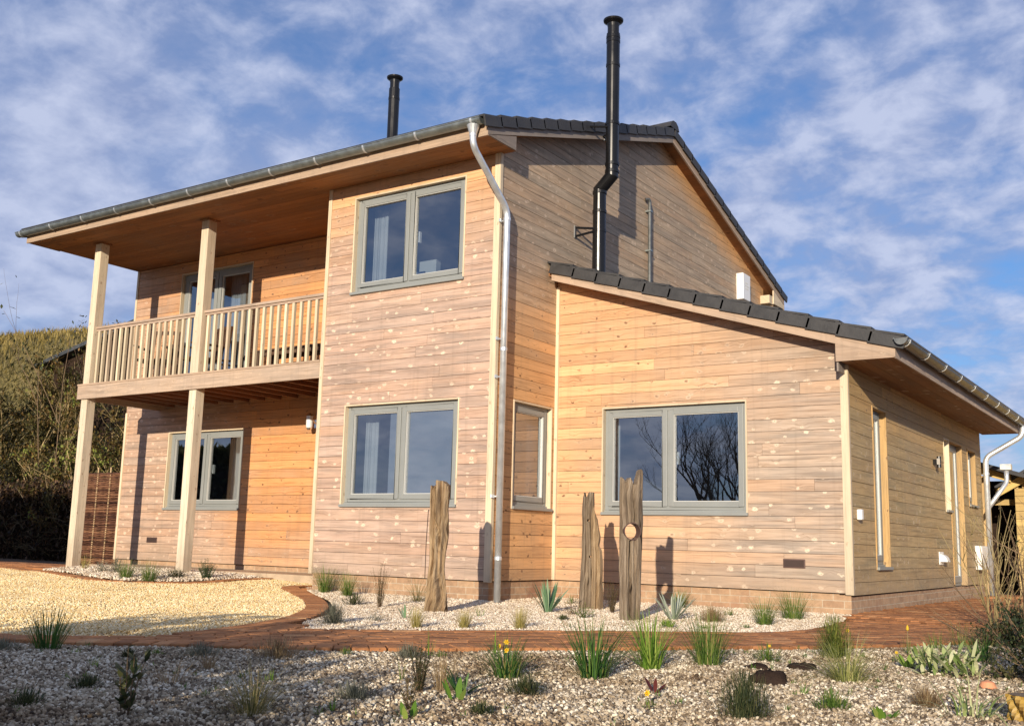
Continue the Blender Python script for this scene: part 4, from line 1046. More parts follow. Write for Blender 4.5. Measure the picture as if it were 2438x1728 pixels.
def cowl_vent():
    b = MB(); n = 10; x0 = XR
    for k in range(n):
        a0, a1 = pi/2*k/n, pi/2*(k+1)/n; r = 0.10
        p = lambda a, y: (x0+sin(a)*r, y, 0.32+cos(a)*r)
        b.face([p(a0, 5.33), p(a0, 5.50), p(a1, 5.50), p(a1, 5.33)], None, sm=True)
        for y in (5.33, 5.50): b.face([(x0, y, 0.32), p(a0, y), p(a1, y)])
    b.box(x0, x0+0.012, 5.30, 5.53, 0.28, 0.45); b.build('extractor_cowl', 'white_plastic', house)
cowl_vent()
b = MB(); b.box(XR, XR+0.09, 7.78, 8.30, 0.20, 0.56); mbx = b.build('meter_box', 'white_plastic', house, bevel=0.008)
b = MB(); b.box(XR+0.091, XR+0.097, 7.80, 8.28, 0.22, 0.54); b.build('door', 'white_plastic', mbx)
b = MB(); b.tube([(-0.9, -0.006, 0.0), (-0.9, -0.006, 0.40), (-0.885, -0.006, 0.78)], 0.0035, 6); b.build('cable', 'vent_dark', house)

# balcony ---------------------------------------------------------------
mb = MB(); mb.box(-7.90, XB-0.013, -0.012, 0.02, 2.448, 2.655, None, 0.8); mb.build('balcony_beam', 'beam_timber', house)
mb = MB(); mb.box(-7.905, XB-0.013, -0.022, 0.09, 2.657, 2.682, None, 0.5)
y = 0.095
while y < YB-0.01:
    y2 = min(y+0.14, YB); mb.box(-7.90, XB-0.013, y, y2-0.006, 2.657, 2.682, None, 0.5); y = y2
mb.build('balcony_deck', 'beam_timber', house)
mb = MB(); mb.box(-7.90, -7.862, 0.02, YB, 2.448, 2.655, None, 0.5); mb.build('end_joist', 'beam_timber', house)
x = -7.55
while x < XB-0.08:
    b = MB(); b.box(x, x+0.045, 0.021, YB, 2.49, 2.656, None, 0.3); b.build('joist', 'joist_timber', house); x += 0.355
def post(x):
    b = MB(); b.box(x, x+0.15, 0.021, 0.171, ground(x, 0)-0.1, 2.656, None, 0.5); b.box(x, x+0.15, 0.022, 0.172, 2.683, SZ, None, 0.3)
    o = b.build('balcony_post', 'post_timber', house, bevel=0.005)
    c = MB(); c.box(x-0.03, x+0.18, 0.0, 0.20, SZ-0.024, SZ-0.001, None, 0.5); c.build('head_plate', 'soffit_timber', o)
post(-7.83); post(-5.30)
def railing(x0, x1, n):
    r = MB(); r.box(x0, x1, 0.06, 0.135, 3.555, 3.592, None, 0.8); ro = r.build('handrail', 'beam_timber', house, bevel=0.003)
    r = MB(); r.box(x0, x1, 0.08, 0.115, 3.52, 3.553, None, 0.8); r.build('top_rail', 'beam_timber', ro)
    for k in range(n):
        xc = x0 + (x1-x0)*(k+0.5)/n; wr = U(0, 1)**3
        b = MB(); b.box(xc-0.02, xc+0.02, 0.078, 0.118, 2.683, 3.519, None, 0.0 + 0.9*(wr > 0.45)*wr, 2); b.build('baluster', 'baluster_timber', ro)
railing(-7.68, -5.30, 18); railing(-5.15, XB-0.013, 17)

# terrace kerb and slab in front of the recessed wall
mb = MB()
x = -8.3
while x < XB-0.1:
    x2 = min(x+1.35, XB-0.003); mb.box(x, x2-0.005, 0.72, 0.98, -0.25, -0.075, None, 0.5, 0); x = x2
for i in range(6): mb.box(-8.3+i*0.928, -8.3+(i+1)*0.928-0.006, 0.985, YB+0.02, -0.25, -0.078, None, 0.5, 0)
o = mb.build('stone_terrace', 'stone_slab'); tag(o, kind='structure')

# ================================================================== part two: posts, furniture, planting, surroundings
def slab_post(mb, org, ang, left, right, topf, T, holes=(), z0=-0.15, nx=20, nzn=90, zmax=1.4, rough=0.012, seed=0, crack=None):
    """weathered timber: plan axis u at angle ang, outline left(z)/right(z), elliptical section, jagged top, round holes"""
    org = Vector(org); eu = Vector((cos(ang), sin(ang), 0)); en = Vector((sin(ang), -cos(ang), 0))
    def P(i, j, side):
        s = i/nx; z = z0+(zmax-z0)*j/nzn
        tz = topf(s); zz_ = min(z, tz)
        u = left(zz_)+(right(zz_)-left(zz_))*s
        for hu, hz, hr in holes:
            du, dz = u-hu, zz_-hz; d = sqrt(du*du+dz*dz)
            if d < hr*1.35 and d > 1e-6:
                # snap the ring of vertices next to the hole onto its rim
                cell = max((zmax-z0)/nzn, (right(zz_)-left(zz_))/nx)
                if abs(d-hr) < cell*0.75: u = hu+du/d*hr; zz_ = hz+dz/d*hr
        th = T*0.5*(1-abs(2*s-1)**2.6)**0.5
        n = noise.noise(Vector((s*5+seed, zz_*1.1, side*3.0+seed)))*rough*1.6 + noise.noise(Vector((s*16, zz_*2.5, side*7.0+seed)))*rough*0.9
        ridge = -abs(noise.noise(Vector((s*8+seed*2, zz_*0.8+noise.noise(Vector((s*2, zz_*3, seed)))*0.6, side*2.0))))*rough*1.8
        th2 = max(0.0, th + (n+ridge)*(1 if 0 < s < 1 else 0))
        if crack and 0 < s < 1:
            cs = crack(zz_); th2 -= T*0.42*max(0, 1-abs(s-cs)*nx*0.55)
        su = 0.006*noise.noise(Vector((zz_*5, seed, side*0+s*2)))
        p = org + eu*(u+su) + en*(th2*side); p.z = org.z + zz_
        return p, (zz_, s*0.35*max(0.3, (right(zz_)-left(zz_))/0.25) + (side*0.5))
    keep = {}
    for i in range(nx):
        for j in range(nzn):
            zc = z0+(zmax-z0)*(j+.35)/nzn; s = (i+.5)/nx; u = left(zc)+(right(zc)-left(zc))*s
            if zc > max(topf(i/nx), topf((i+1)/nx)) : continue
            if any((u-hu)**2+(zc-hz)**2 < (hr*0.97)**2 for hu, hz, hr in holes): continue
            keep[(i, j)] = 1
    for (i, j) in keep:
        for side in (1, -1):
            q = [P(i, j, side), P(i+1, j, side), P(i+1, j+1, side), P(i, j+1, side)]
            if side < 0: q = q[::-1]
            mb.face([a for a, _ in q], [b for _, b in q], 0.5, 0.5, True)
        for (di, dj, a, b) in ((-1, 0, (0, 1), (0, 0)), (1, 0, (1, 0), (1, 1)), (0, 1, (1, 1), (0, 1)), (0, -1, (0, 0), (1, 0))):
            if (i+di, j+dj) in keep: continue
            A1, B1 = P(i+a[0], j+a[1], 1), P(i+b[0], j+b[1], 1); A2, B2 = P(i+a[0], j+a[1], -1), P(i+b[0], j+b[1], -1)
            mb.face([A1[0], A2[0], B2[0], B1[0]], [A1[1], (A1[1][0], A1[1][1]+.1), (B1[1][0], B1[1][1]+.1), B1[1]], 0.5, 0.5)
    return mb
def lerp_tab(tab):
    def f(z):
        if z <= tab[0][0]: return tab[0][1]
        for (a, va), (b, vb) in zip(tab, tab[1:]):
            if z <= b: return va+(vb-va)*(z-a)/(b-a)
        return tab[-1][1]
    return f
# left post: rounded, flared foot, two blunt lobes at the top
mb = MB(); slab_post(mb, (0.47, -1.55, -0.27), 0.35, lerp_tab([(-.15, -.135), (0, -.13), (.2, -.10), (.5, -.080), (.8, -.094), (.95, -.082), (1.27, -.088)]), lerp_tab([(-.15, .13), (0, .125), (.25, .098), (.42, .070), (.6, .078), (.78, .096), (.9, .09), (1.0, .074), (1.27, .080)]),
      lambda s: 1.22-0.03*((s-.12)/.12)**2 if s < .26 else (1.185 if s < .3 else 1.27-0.05*((s-.65)/.35)**2), 0.23, seed=3.3, rough=0.055, nx=26, nzn=70, crack=lambda z: .52+.22*sin(z*3.2+.5)+.05*sin(z*11))
o = mb.build('driftwood_post', 'driftwood_tan', weld=True); tag(o, 'tan driftwood post with flared foot standing before the left block window', 'wooden post', 'weathered upright timbers in the gravel bed')
# middle post: split in two tall pieces
mb = MB()
slab_post(mb, (1.21, 0.08, -0.25), 0.42, lerp_tab([(-.1, -.105), (.3, -.09), (.7, -.072), (1.0, -.08), (1.23, -.065)]), lerp_tab([(-.1, .07), (.4, .055), (.8, .045), (1.23, .05)]),
          lambda s: 1.17+0.055*max(0, 1-abs(s-.12)/.12)+0.05*ss((s-.35)/.2), 0.19, holes=((0.0, .92, .013), (0.02, .55, .012)), seed=8.1, nx=22, nzn=90, rough=0.036)
o = mb.build('driftwood_post', 'driftwood_grey', weld=True)
mb2_ = MB()
slab_post(mb2_, (1.315, 0.04, -0.25), 0.55, lerp_tab([(-.1, -.055), (.4, -.045), (.8, -.055), (.95, -.05), (1.14, -.03)]), lerp_tab([(-.1, .085), (.3, .075), (.62, .065), (.66, .035), (.75, .05), (.85, .03), (1.14, -.012)]),
          lambda s: 1.10-0.16*s, 0.15, seed=5.7, nx=14, nzn=70, rough=0.03)
c = mb2_.build('split_piece', 'driftwood_tan', o, weld=True)
tag(o, 'cracked driftwood post split down its length, in the middle of the three', 'wooden post', 'weathered upright timbers in the gravel bed')
# right post: flat plank with a round hole and a cleft top
mb = MB()
def topC(s):
    tab = [(0, 1.28), (.08, 1.285), (.17, 1.25), (.24, 1.235), (.32, 1.255), (.40, 1.28), (.47, 1.26), (.53, 1.225), (.62, 1.215), (.68, 1.24), (.74, 1.295), (.82, 1.345), (.9, 1.36), (.96, 1.345), (1.0, 1.31)]
    return lerp_tab(tab)(s)
slab_post(mb, (2.33, -1.13, -0.25), radians(45), lerp_tab([(-.1, -.095), (.4, -.108), (1.35, -.112)]), lerp_tab([(-.1, .085), (.4, .096), (.9, .112), (1.35, .10)]),
          topC, 0.125, holes=((-0.008, 0.80, 0.076),), seed=1.9, nx=30, nzn=160, rough=0.02, crack=lambda z: .42+.02*sin(z*7) if z < .72 else (.57+.03*sin(z*9) if z > .88 else -1))
o = mb.build('driftwood_post', 'driftwood_grey', weld=True)
an = radians(45); rb = MB(); c0 = Vector((2.33, -1.13, -0.25)) + Vector((cos(an), sin(an), 0))*-0.005 + Vector((0, 0, .80)); nv = Vector((sin(an), -cos(an), 0))
rb.lathe(c0, [(0.079, -0.064), (0.079, 0.064), (0.072, 0.064), (0.072, -0.064), (0.079, -0.064)], 32, .5, nv); rb.build('hole_rim', 'vent_brown', o)
tag(o, 'grey driftwood plank with a round hole cut through it, rightmost of the three', 'wooden post', 'weathered upright timbers in the gravel bed')

# balcony furniture -------------------------------------------------------
DZ = 2.683
def chair(x, y, rz, label):
    r = empty('garden_chair', (x, y, DZ), label, 'chair', 'dark furniture on the balcony'); r.rotation_euler.z = rz
    b = MB()
    for k in range(5): b.box(-0.25, 0.25, -0.24+k*0.098, -0.155+k*0.098, 0.43, 0.45)
    b.build('seat', 'dark_furniture', r)
    for sx in (-0.25, 0.21):
        b = MB(); b.box(sx, sx+0.04, -0.26, -0.22, 0, 0.64); b.build('leg', 'dark_furniture', r)
        b = MB(); b.obox((sx, 0.22, 0), (0, 0.13, 1.0), (0.04, 0, 0), (0, 0.04, 0)); b.build('leg', 'dark_furniture', r)
        b = MB(); b.box(sx-0.005, sx+0.045, -0.28, 0.30, 0.64, 0.665); b.build('armrest', 'dark_furniture', r)
    b = MB()
    for k in range(5): b.obox((-0.21+k*0.088, 0.24, 0.47), (0, 0.075, 0.50), (0.05, 0, 0), (0, 0.018, 0))
    b.obox((-0.21, 0.305, 0.94), (0.42, 0, 0), (0, 0.02, 0.0), (0, 0, 0.06)); b.build('backrest', 'dark_furniture', r)
    return r
chair(-7.2, 0.85, 0.5, 'dark wooden armchair behind the left half of the balcony railing, nearer the post')
chair(-6.35, 1.05, -0.25, 'dark wooden armchair behind the railing, close to the balcony door')
def bench(x0, x1, y, h, label, name, cat):
    r = empty(name, ((x0+x1)/2, y, DZ), label, cat, 'dark furniture on the balcony'); L = (x1-x0)/2
    b = MB()
    for k in range(4): b.box(-L, L, -0.2+k*0.102, -0.11+k*0.102, h-0.025, h)
    b.build('top', 'dark_furniture', r)
    b = MB(); b.box(-L+0.05, L-0.05, -0.16, -0.13, h-0.085, h-0.026); b.box(-L+0.05, L-0.05, 0.13, 0.16, h-0.085, h-0.026); b.build('apron', 'dark_furniture', r)
    for sx in (-L+0.04, L-0.09):
        for sy in (-0.18, 0.13): b = MB(); b.box(sx, sx+0.05, sy, sy+0.05, 0, h-0.026); b.build('leg', 'dark_furniture', r)
bench(-4.95, -3.35, 1.05, 0.44, 'long low dark wooden bench behind the right half of the balcony railing', 'garden_bench', 'bench')

# ---------------------------------------------------------------- plants
def blade(mb, b, az, L, tilt, wd, curl, rnd=None, segs=5, tip=0.12, belly=0.0):
    """arching strip leaf"""
    rnd = R() if rnd is None else rnd
    p = Vector(b); t = tilt; d = Vector((cos(az), sin(az), 0)); sdv = Vector((-sin(az), cos(az), 0)); prev = None
    for i in range(segs+1):
        f = i/segs; w_ = wd*0.5*((1-f)**0.6 if belly == 0 else (sin(pi*min(1, f*0.9+0.08))**0.8))*(1 if i < segs else tip)
        a, c = p - sdv*w_, p + sdv*w_
        if prev: mb.face([prev[0], prev[1], c, a], None, cols=[(rnd, (i-1)/segs, 0, 1)]*2+[(rnd, f, 0, 1)]*2, sm=False)
        prev = (a, c)
        p = p + (d*sin(t) + Vector((0, 0, 1))*cos(t))*(L/segs); t = min(2.3, t + curl/segs)
def tuft(n, h, w_, wd=0.004, curl=0.8, tilt=0.5, base=0.25):
    mb = MB()
    for _ in range(n):
        az = U(0, 2*pi); r = w_*base*sqrt(R()); L = h*U(0.6, 1.12)
        tl = abs(random.gauss(0, tilt))
        blade(mb, (cos(az)*r, sin(az)*r, -0.01), az+U(-.5, .5), L/max(0.55, cos(min(1.0, tl*0.8))), tl, wd*U(0.7, 1.3), curl*U(0.3, 1.4))
    return mb
def mound(n, h, w_, wd=0.004, leaf_l=None, upright=0.0):
    """dome of short sprigs"""
    mb = MB(); L0 = leaf_l or h*0.4
    for _ in range(n):
        az = U(0, 2*pi); ph = math.acos(U(0.05, 1)); r = U(0.35, 1.0)
        x, y, z = cos(az)*sin(ph)*w_*0.5*r, sin(az)*sin(ph)*w_*0.5*r, cos(ph)*h*0.85*r
        blade(mb, (x, y, z-L0*0.3), az+U(-.9, .9), L0*U(.6, 1.2), ph*(1-upright)+U(-.4, .4), wd*U(.7, 1.4), U(-.3, .6), segs=2)
    for _ in range(n//6):
        az = U(0, 2*pi); blade(mb, (0, 0, -0.01), az, h*U(.7, 1.0), U(0, 1.1), 0.003, 0.1, 0.1, segs=3)
    return mb
def twiggy(n, h, w_, leaves=6, wd=0.006, th=0.0016, tiltm=0.55, ll=0.016, lm=None):
    st = MB(); lf = MB()
    for _ in range(n):
        az = U(0, 2*pi); t = U(0, tiltm); L = h*U(.6, 1.1); pts = []; p = Vector((cos(az)*w_*.12*R(), sin(az)*w_*.12*R(), -0.01))
        for i in range(5): pts.append(p.copy()); p = p + Vector((cos(az)*sin(t), sin(az)*sin(t), cos(t)))*(L/4); t += U(-.12, .16); az += U(-.3, .3)
        st.tube(pts, [th*(1-.6*i/4) for i in range(5)], 3, False)
        for k in range(leaves):
            f = U(.15, 1)*3.99; q = pts[int(f)].lerp(pts[min(4, int(f)+1)], f % 1)
            blade(lf, q, U(0, 2*pi), ll*U(.6, 1.3), U(.3, 1.3), wd*U(.7, 1.3), U(0, .6), segs=2, belly=1)
    return st, lf
def broad(n, h, wd, tilt=0.7, curl=0.5, r=0.02):
    mb = MB()
    for i in range(n):
        az = i*2.4+U(-.3, .3); blade(mb, (cos(az)*r, sin(az)*r, -0.005), az, h*U(.7, 1.15), tilt*U(.3, 1.15), wd*U(.8, 1.15), curl*U(.4, 1.3), segs=6, belly=1)
    return mb
def flower(parent, p, r, m='petal_yellow', trumpet=True):
    b = MB(); ax = Vector((U(-.3, .5), U(-.9, -.5), U(.1, .4))).normalized(); a = ax.cross(Vector((0, 0, 1))).normalized(); c = ax.cross(a)
    P = Vector(p)
    for k in range(6):
        t = k*pi/3; d = a*cos(t)+c*sin(t); e = a*cos(t+pi/2)+c*sin(t+pi/2)
        b.face([P, P+d*r*.55+e*r*.32, P+d*r+ax*r*.1, P+d*r*.55-e*r*.32], None, R())
    if trumpet: b.lathe(P, [(r*.25, 0), (r*.28, r*.4), (r*.42, r*.6)], 8, 0.1, ax)
    return b.build('flower', m, parent)
KIND = {
 'grass': ('grass_tuft', 'leaf_grass', lambda h, w_: tuft(240, h, w_, 0.0034, 0.6, 0.5, 0.22)),
 'grass_tall': ('grass_tuft', 'leaf_grass', lambda h, w_: tuft(270, h, w_, 0.0034, 0.5, 0.45, 0.28)),
 'yellow_tuft': ('grass_tuft', 'leaf_stipa', lambda h, w_: tuft(80, h, w_, 0.003, 0.5, 0.35)),
 'stipa': ('feather_grass', 'leaf_stipa', lambda h, w_: tuft(260, h*1.05, w_, 0.0022, 0.35, 0.36, 0.18)),
 'iris': ('iris_clump', 'leaf_iris', lambda h, w_: tuft(150, h*1.02, w_, 0.0068, 0.5, 0.52, 0.2)),
 'iris_dark': ('iris_clump', 'leaf_iris', lambda h, w_: tuft(120, h*1.05, w_, 0.0065, 0.35, 0.36, 0.25)),
 'iris_bright': ('iris_clump', 'leaf_bright', lambda h, w_: tuft(140, h*1.05, w_, 0.007, 0.4, 0.42, 0.16)),
 'daffodil': ('daffodil_clump', 'leaf_iris', lambda h, w_: tuft(170, h*0.88, w_, 0.0055, 0.7, 0.55, 0.2)),
 'iris_thin': ('iris_clump', 'leaf_grass', lambda h, w_: tuft(9, h, w_, 0.005, 0.2, 0.2)),
 'iris_white': ('variegated_iris', 'leaf_variegated', lambda h, w_: tuft(46, h*2.2, w_, 0.011, 1.6, 0.8, 0.3)),
 'lavender': ('lavender_plant', 'leaf_lavender', lambda h, w_: mound(700, h, w_, 0.0028, h*0.5, 0.3)),
 'lavender_low': ('lavender_plant', 'leaf_lavender', lambda h, w_: mound(130, h, w_, 0.003, h*0.5, 0.2)),
 'lavender_dry': ('lavender_plant', 'leaf_dry', lambda h, w_: mound(900, h, w_, 0.0024, h*0.55, 0.3)),
 'lavender_dark': ('lavender_plant', 'leaf_dark', lambda h, w_: mound(700, h, w_, 0.003, h*0.5, 0.3)),
 'mound_dark': ('low_shrub', 'leaf_dark', lambda h, w_: mound(420, h, w_, 0.005, h*0.4, 0.1)),
 'mound_green': ('low_shrub', 'leaf_grass', lambda h, w_: mound(360, h, w_, 0.004, h*0.45, 0.3)),
 'green_low': ('ground_cover_plant', 'leaf_grass', lambda h, w_: mound(120, h, w_, 0.004, h*0.7, 0.1)),
 'bright_low': ('ground_cover_plant', 'leaf_bright', lambda h, w_: mound(200, h, w_, 0.008, h*0.5, 0.0)),
 'green_flower': ('ground_cover_plant', 'leaf_grass', lambda h, w_: mound(240, h, w_, 0.004, h*0.8, 0.1)),
 'low_shrub': ('low_shrub', 'leaf_lavender', lambda h, w_: mound(220, h, w_, 0.006, h*0.3, 0.1)),
 'succulent': ('euphorbia_plant', 'leaf_euphorbia', None),
 'heath': ('upright_heather', 'leaf_heath', None), 'heath_dark': ('upright_heather', 'leaf_dark', None),
 'heath_green': ('green_heather', 'leaf_dark', lambda h, w_: mound(1100, h, w_, 0.003, h*0.22, 0.75)),
 'round_shrub': ('round_conifer', 'leaf_heathg', lambda h, w_: mound(1500, h*1.05, w_, 0.0028, h*0.16, 0.7)),
 'grass_shrub': ('grass_tuft', 'leaf_grass', lambda h, w_: tuft(230, h, w_, 0.004, 0.5, 0.42, 0.3)),
 'arching': ('arching_sedge', 'leaf_dry2', lambda h, w_: tuft(95, h*1.15, w_, 0.0034, 1.5, 0.55, 0.15)),
 'sprawl': ('sprawling_sedge', 'leaf_dry2', lambda h, w_: tuft(240, h*1.2, w_, 0.0030, 1.1, 0.7, 0.14)),
 'sprawl_long': ('sprawling_sedge', 'leaf_stipag', lambda h, w_: tuft(380, h*1.25, w_, 0.0032, 1.3, 0.85, 0.14)),
 'dry_grass': ('dry_grass_tuft', 'leaf_dry', lambda h, w_: tuft(90, h, w_, 0.0026, 0.8, 0.6, 0.25)),
 'dry_upright': ('dry_grass_tuft', 'leaf_dry', lambda h, w_: tuft(150, h, w_, 0.0022, 0.3, 0.3, 0.3)),
 'sprout': ('young_shoot', 'leaf_bright', lambda h, w_: tuft(13, h, w_, 0.0055, 0.3, 0.35, 0.2)),
 'sprout_low': ('young_shoot', 'leaf_grass', lambda h, w_: tuft(10, h, w_, 0.006, 0.3, 0.5, 0.2)),
 'spike': ('young_shoot', 'leaf_bright', lambda h, w_: tuft(7, h, w_, 0.007, 0.1, 0.12, 0.3)),
 'reed': ('grass_tuft', 'leaf_grass', lambda h, w_: tuft(60, h, w_, 0.003, 0.3, 0.4, 0.3)),
 'leafy': ('young_shoot', 'leaf_bluegreen', lambda h, w_: broad(4, h, 0.02, 0.4)),
 'leafy_low': ('rosette_plant', 'leaf_bright', lambda h, w_: broad(9, h*1.2, 0.028, 0.8)),
 'bright_leaf': ('rosette_plant', 'leaf_bright', lambda h, w_: broad(14, h*1.2, 0.022, 0.8)),
 'broadleaf': ('rosette_plant', 'leaf_euphorbia2', lambda h, w_: broad(16, h*1.35, 0.016, 1.0, 0.3)),
 'paddle': ('young_shoot', 'leaf_bright', lambda h, w_: broad(5, h*1.1, 0.026, 0.5, 0.2)),
 'silver_green': ('hosta_like_plant', 'leaf_bluegreen', lambda h, w_: broad(22, h*1.1, 0.028, 0.75, 0.2)),
 'silver': ('lambs_ear_plant', 'leaf_silver', lambda h, w_: broad(26, h*1.05, 0.024, 0.8, 0.1)),
 'leafy_clump': ('variegated_clump', 'leaf_variegated', lambda h, w_: clump(h, w_)),
 'twiggy': ('low_shrub', 'leaf_heath', None), 'yellowgreen': ('low_shrub', 'leaf_grass', None),
 'red_leaf': ('red_shoot', 'leaf_red', lambda h, w_: broad(5, h, 0.02, 0.9)),
 'dark_stalk': ('dark_leafy_stalk', 'leaf_dark', None), 'dark_twig': ('dark_leafy_stalk', 'leaf_heath', None),
 'flower_low': ('crocus', 'leaf_grass', lambda h, w_: tuft(10, h, w_, 0.004, 0.2, 0.3)),
 'flower_stalk': ('flower_stalk', 'leaf_grass', lambda h, w_: tuft(4, h, w_, 0.003, 0.0, 0.06, 0.3)),
 'bud_spike': ('flower_stalk', 'leaf_grass', lambda h, w_: tuft(16, h*0.75, w_, 0.004, 0.2, 0.2, 0.3)),
 'flower_bud': ('crocus', 'leaf_grass', lambda h, w_: tuft(5, h, w_, 0.004, 0.2, 0.3)),
}
leaf('litter', [(0, (0.05, 0.03, 0.018)), (0.5, (0.16, 0.09, 0.045)), (1, (0.36, 0.24, 0.13))], 0.1)
leaf('leaf_heathg', [(0, (0.06, 0.085, 0.015)), (0.5, (0.14, 0.18, 0.03)), (1, (0.30, 0.30, 0.06))])
leaf('leaf_dry2', [(0, (0.10, 0.11, 0.03)), (0.5, (0.24, 0.21, 0.07)), (1, (0.48, 0.38, 0.18))])
leaf('leaf_stipag', [(0, (0.14, 0.17, 0.04)), (0.5, (0.32, 0.34, 0.10)), (1, (0.62, 0.56, 0.26))])
leaf('leaf_euphorbia2', [(0, (0.03, 0.10, 0.025)), (0.5, (0.08, 0.18, 0.05)), (1, (0.20, 0.30, 0.10))], 0.2)
def clump(h, w_):
    mb = MB()
    for _ in range(150):
        az = U(0, 2*pi); r = w_*.45*sqrt(R()); blade(mb, (cos(az)*r, sin(az)*r, h*U(0, .45)), U(0, 6.28), h*U(.3, .6), U(.2, 1.3), 0.022, U(0, .8), segs=4, belly=1)
    return mb
def plant(kind, x, y, h, w_, label):
    h *= 1.3; w_ *= 1.3
    name, m, fn = KIND[kind]; loc = (x, y, ground(x, y)+0.012)
    if fn:
        o = fn(h, w_).build(name, m); o.location = loc
    else:
        if kind in ('succulent',):
            mb = MB(); o = None
            for _ in range(34):
                az = U(0, 2*pi); r = w_*.4*sqrt(R()); L = h*U(.55, 1.0)*(1-.3*r/(w_*.4)); tx, ty = cos(az)*r*.5, sin(az)*r*.5
                for k in range(int(46)):
                    f = k/46; a = k*2.4; c = Vector((tx*(.6+f), ty*(.6+f), f*L)); blade(mb, c, a, 0.022*U(.8, 1.2), 1.1, 0.009, 0.2, segs=2, belly=1)
        elif kind in ('heath', 'heath_dark'): s_, mb = twiggy(46, h, w_, 34, 0.004, 0.0013, 0.28 if kind == 'heath' else 0.22, 0.012)
        elif kind == 'twiggy': s_, mb = twiggy(30, h*1.1, w_, 9, 0.005, 0.0015, 1.1, 0.014)
        elif kind == 'yellowgreen': s_, mb = twiggy(30, h, w_, 24, 0.005, 0.0012, 0.9, 0.014)
        elif kind == 'dark_twig': s_, mb = twiggy(8, h, w_, 20, 0.006, 0.002, 0.3, 0.02)
        else: s_, mb = twiggy(5, h, w_, 16, 0.022, 0.003, 0.35, 0.05)
        o = mb.build(name, m); o.location = loc
        if kind != 'succulent': s_.build('stems', 'stem_brown', o)
    o.rotation_euler.z = U(0, 6.28) if kind not in ('x',) else 0
    return tag(o, label, 'plant', 'plants in the gravel beds')
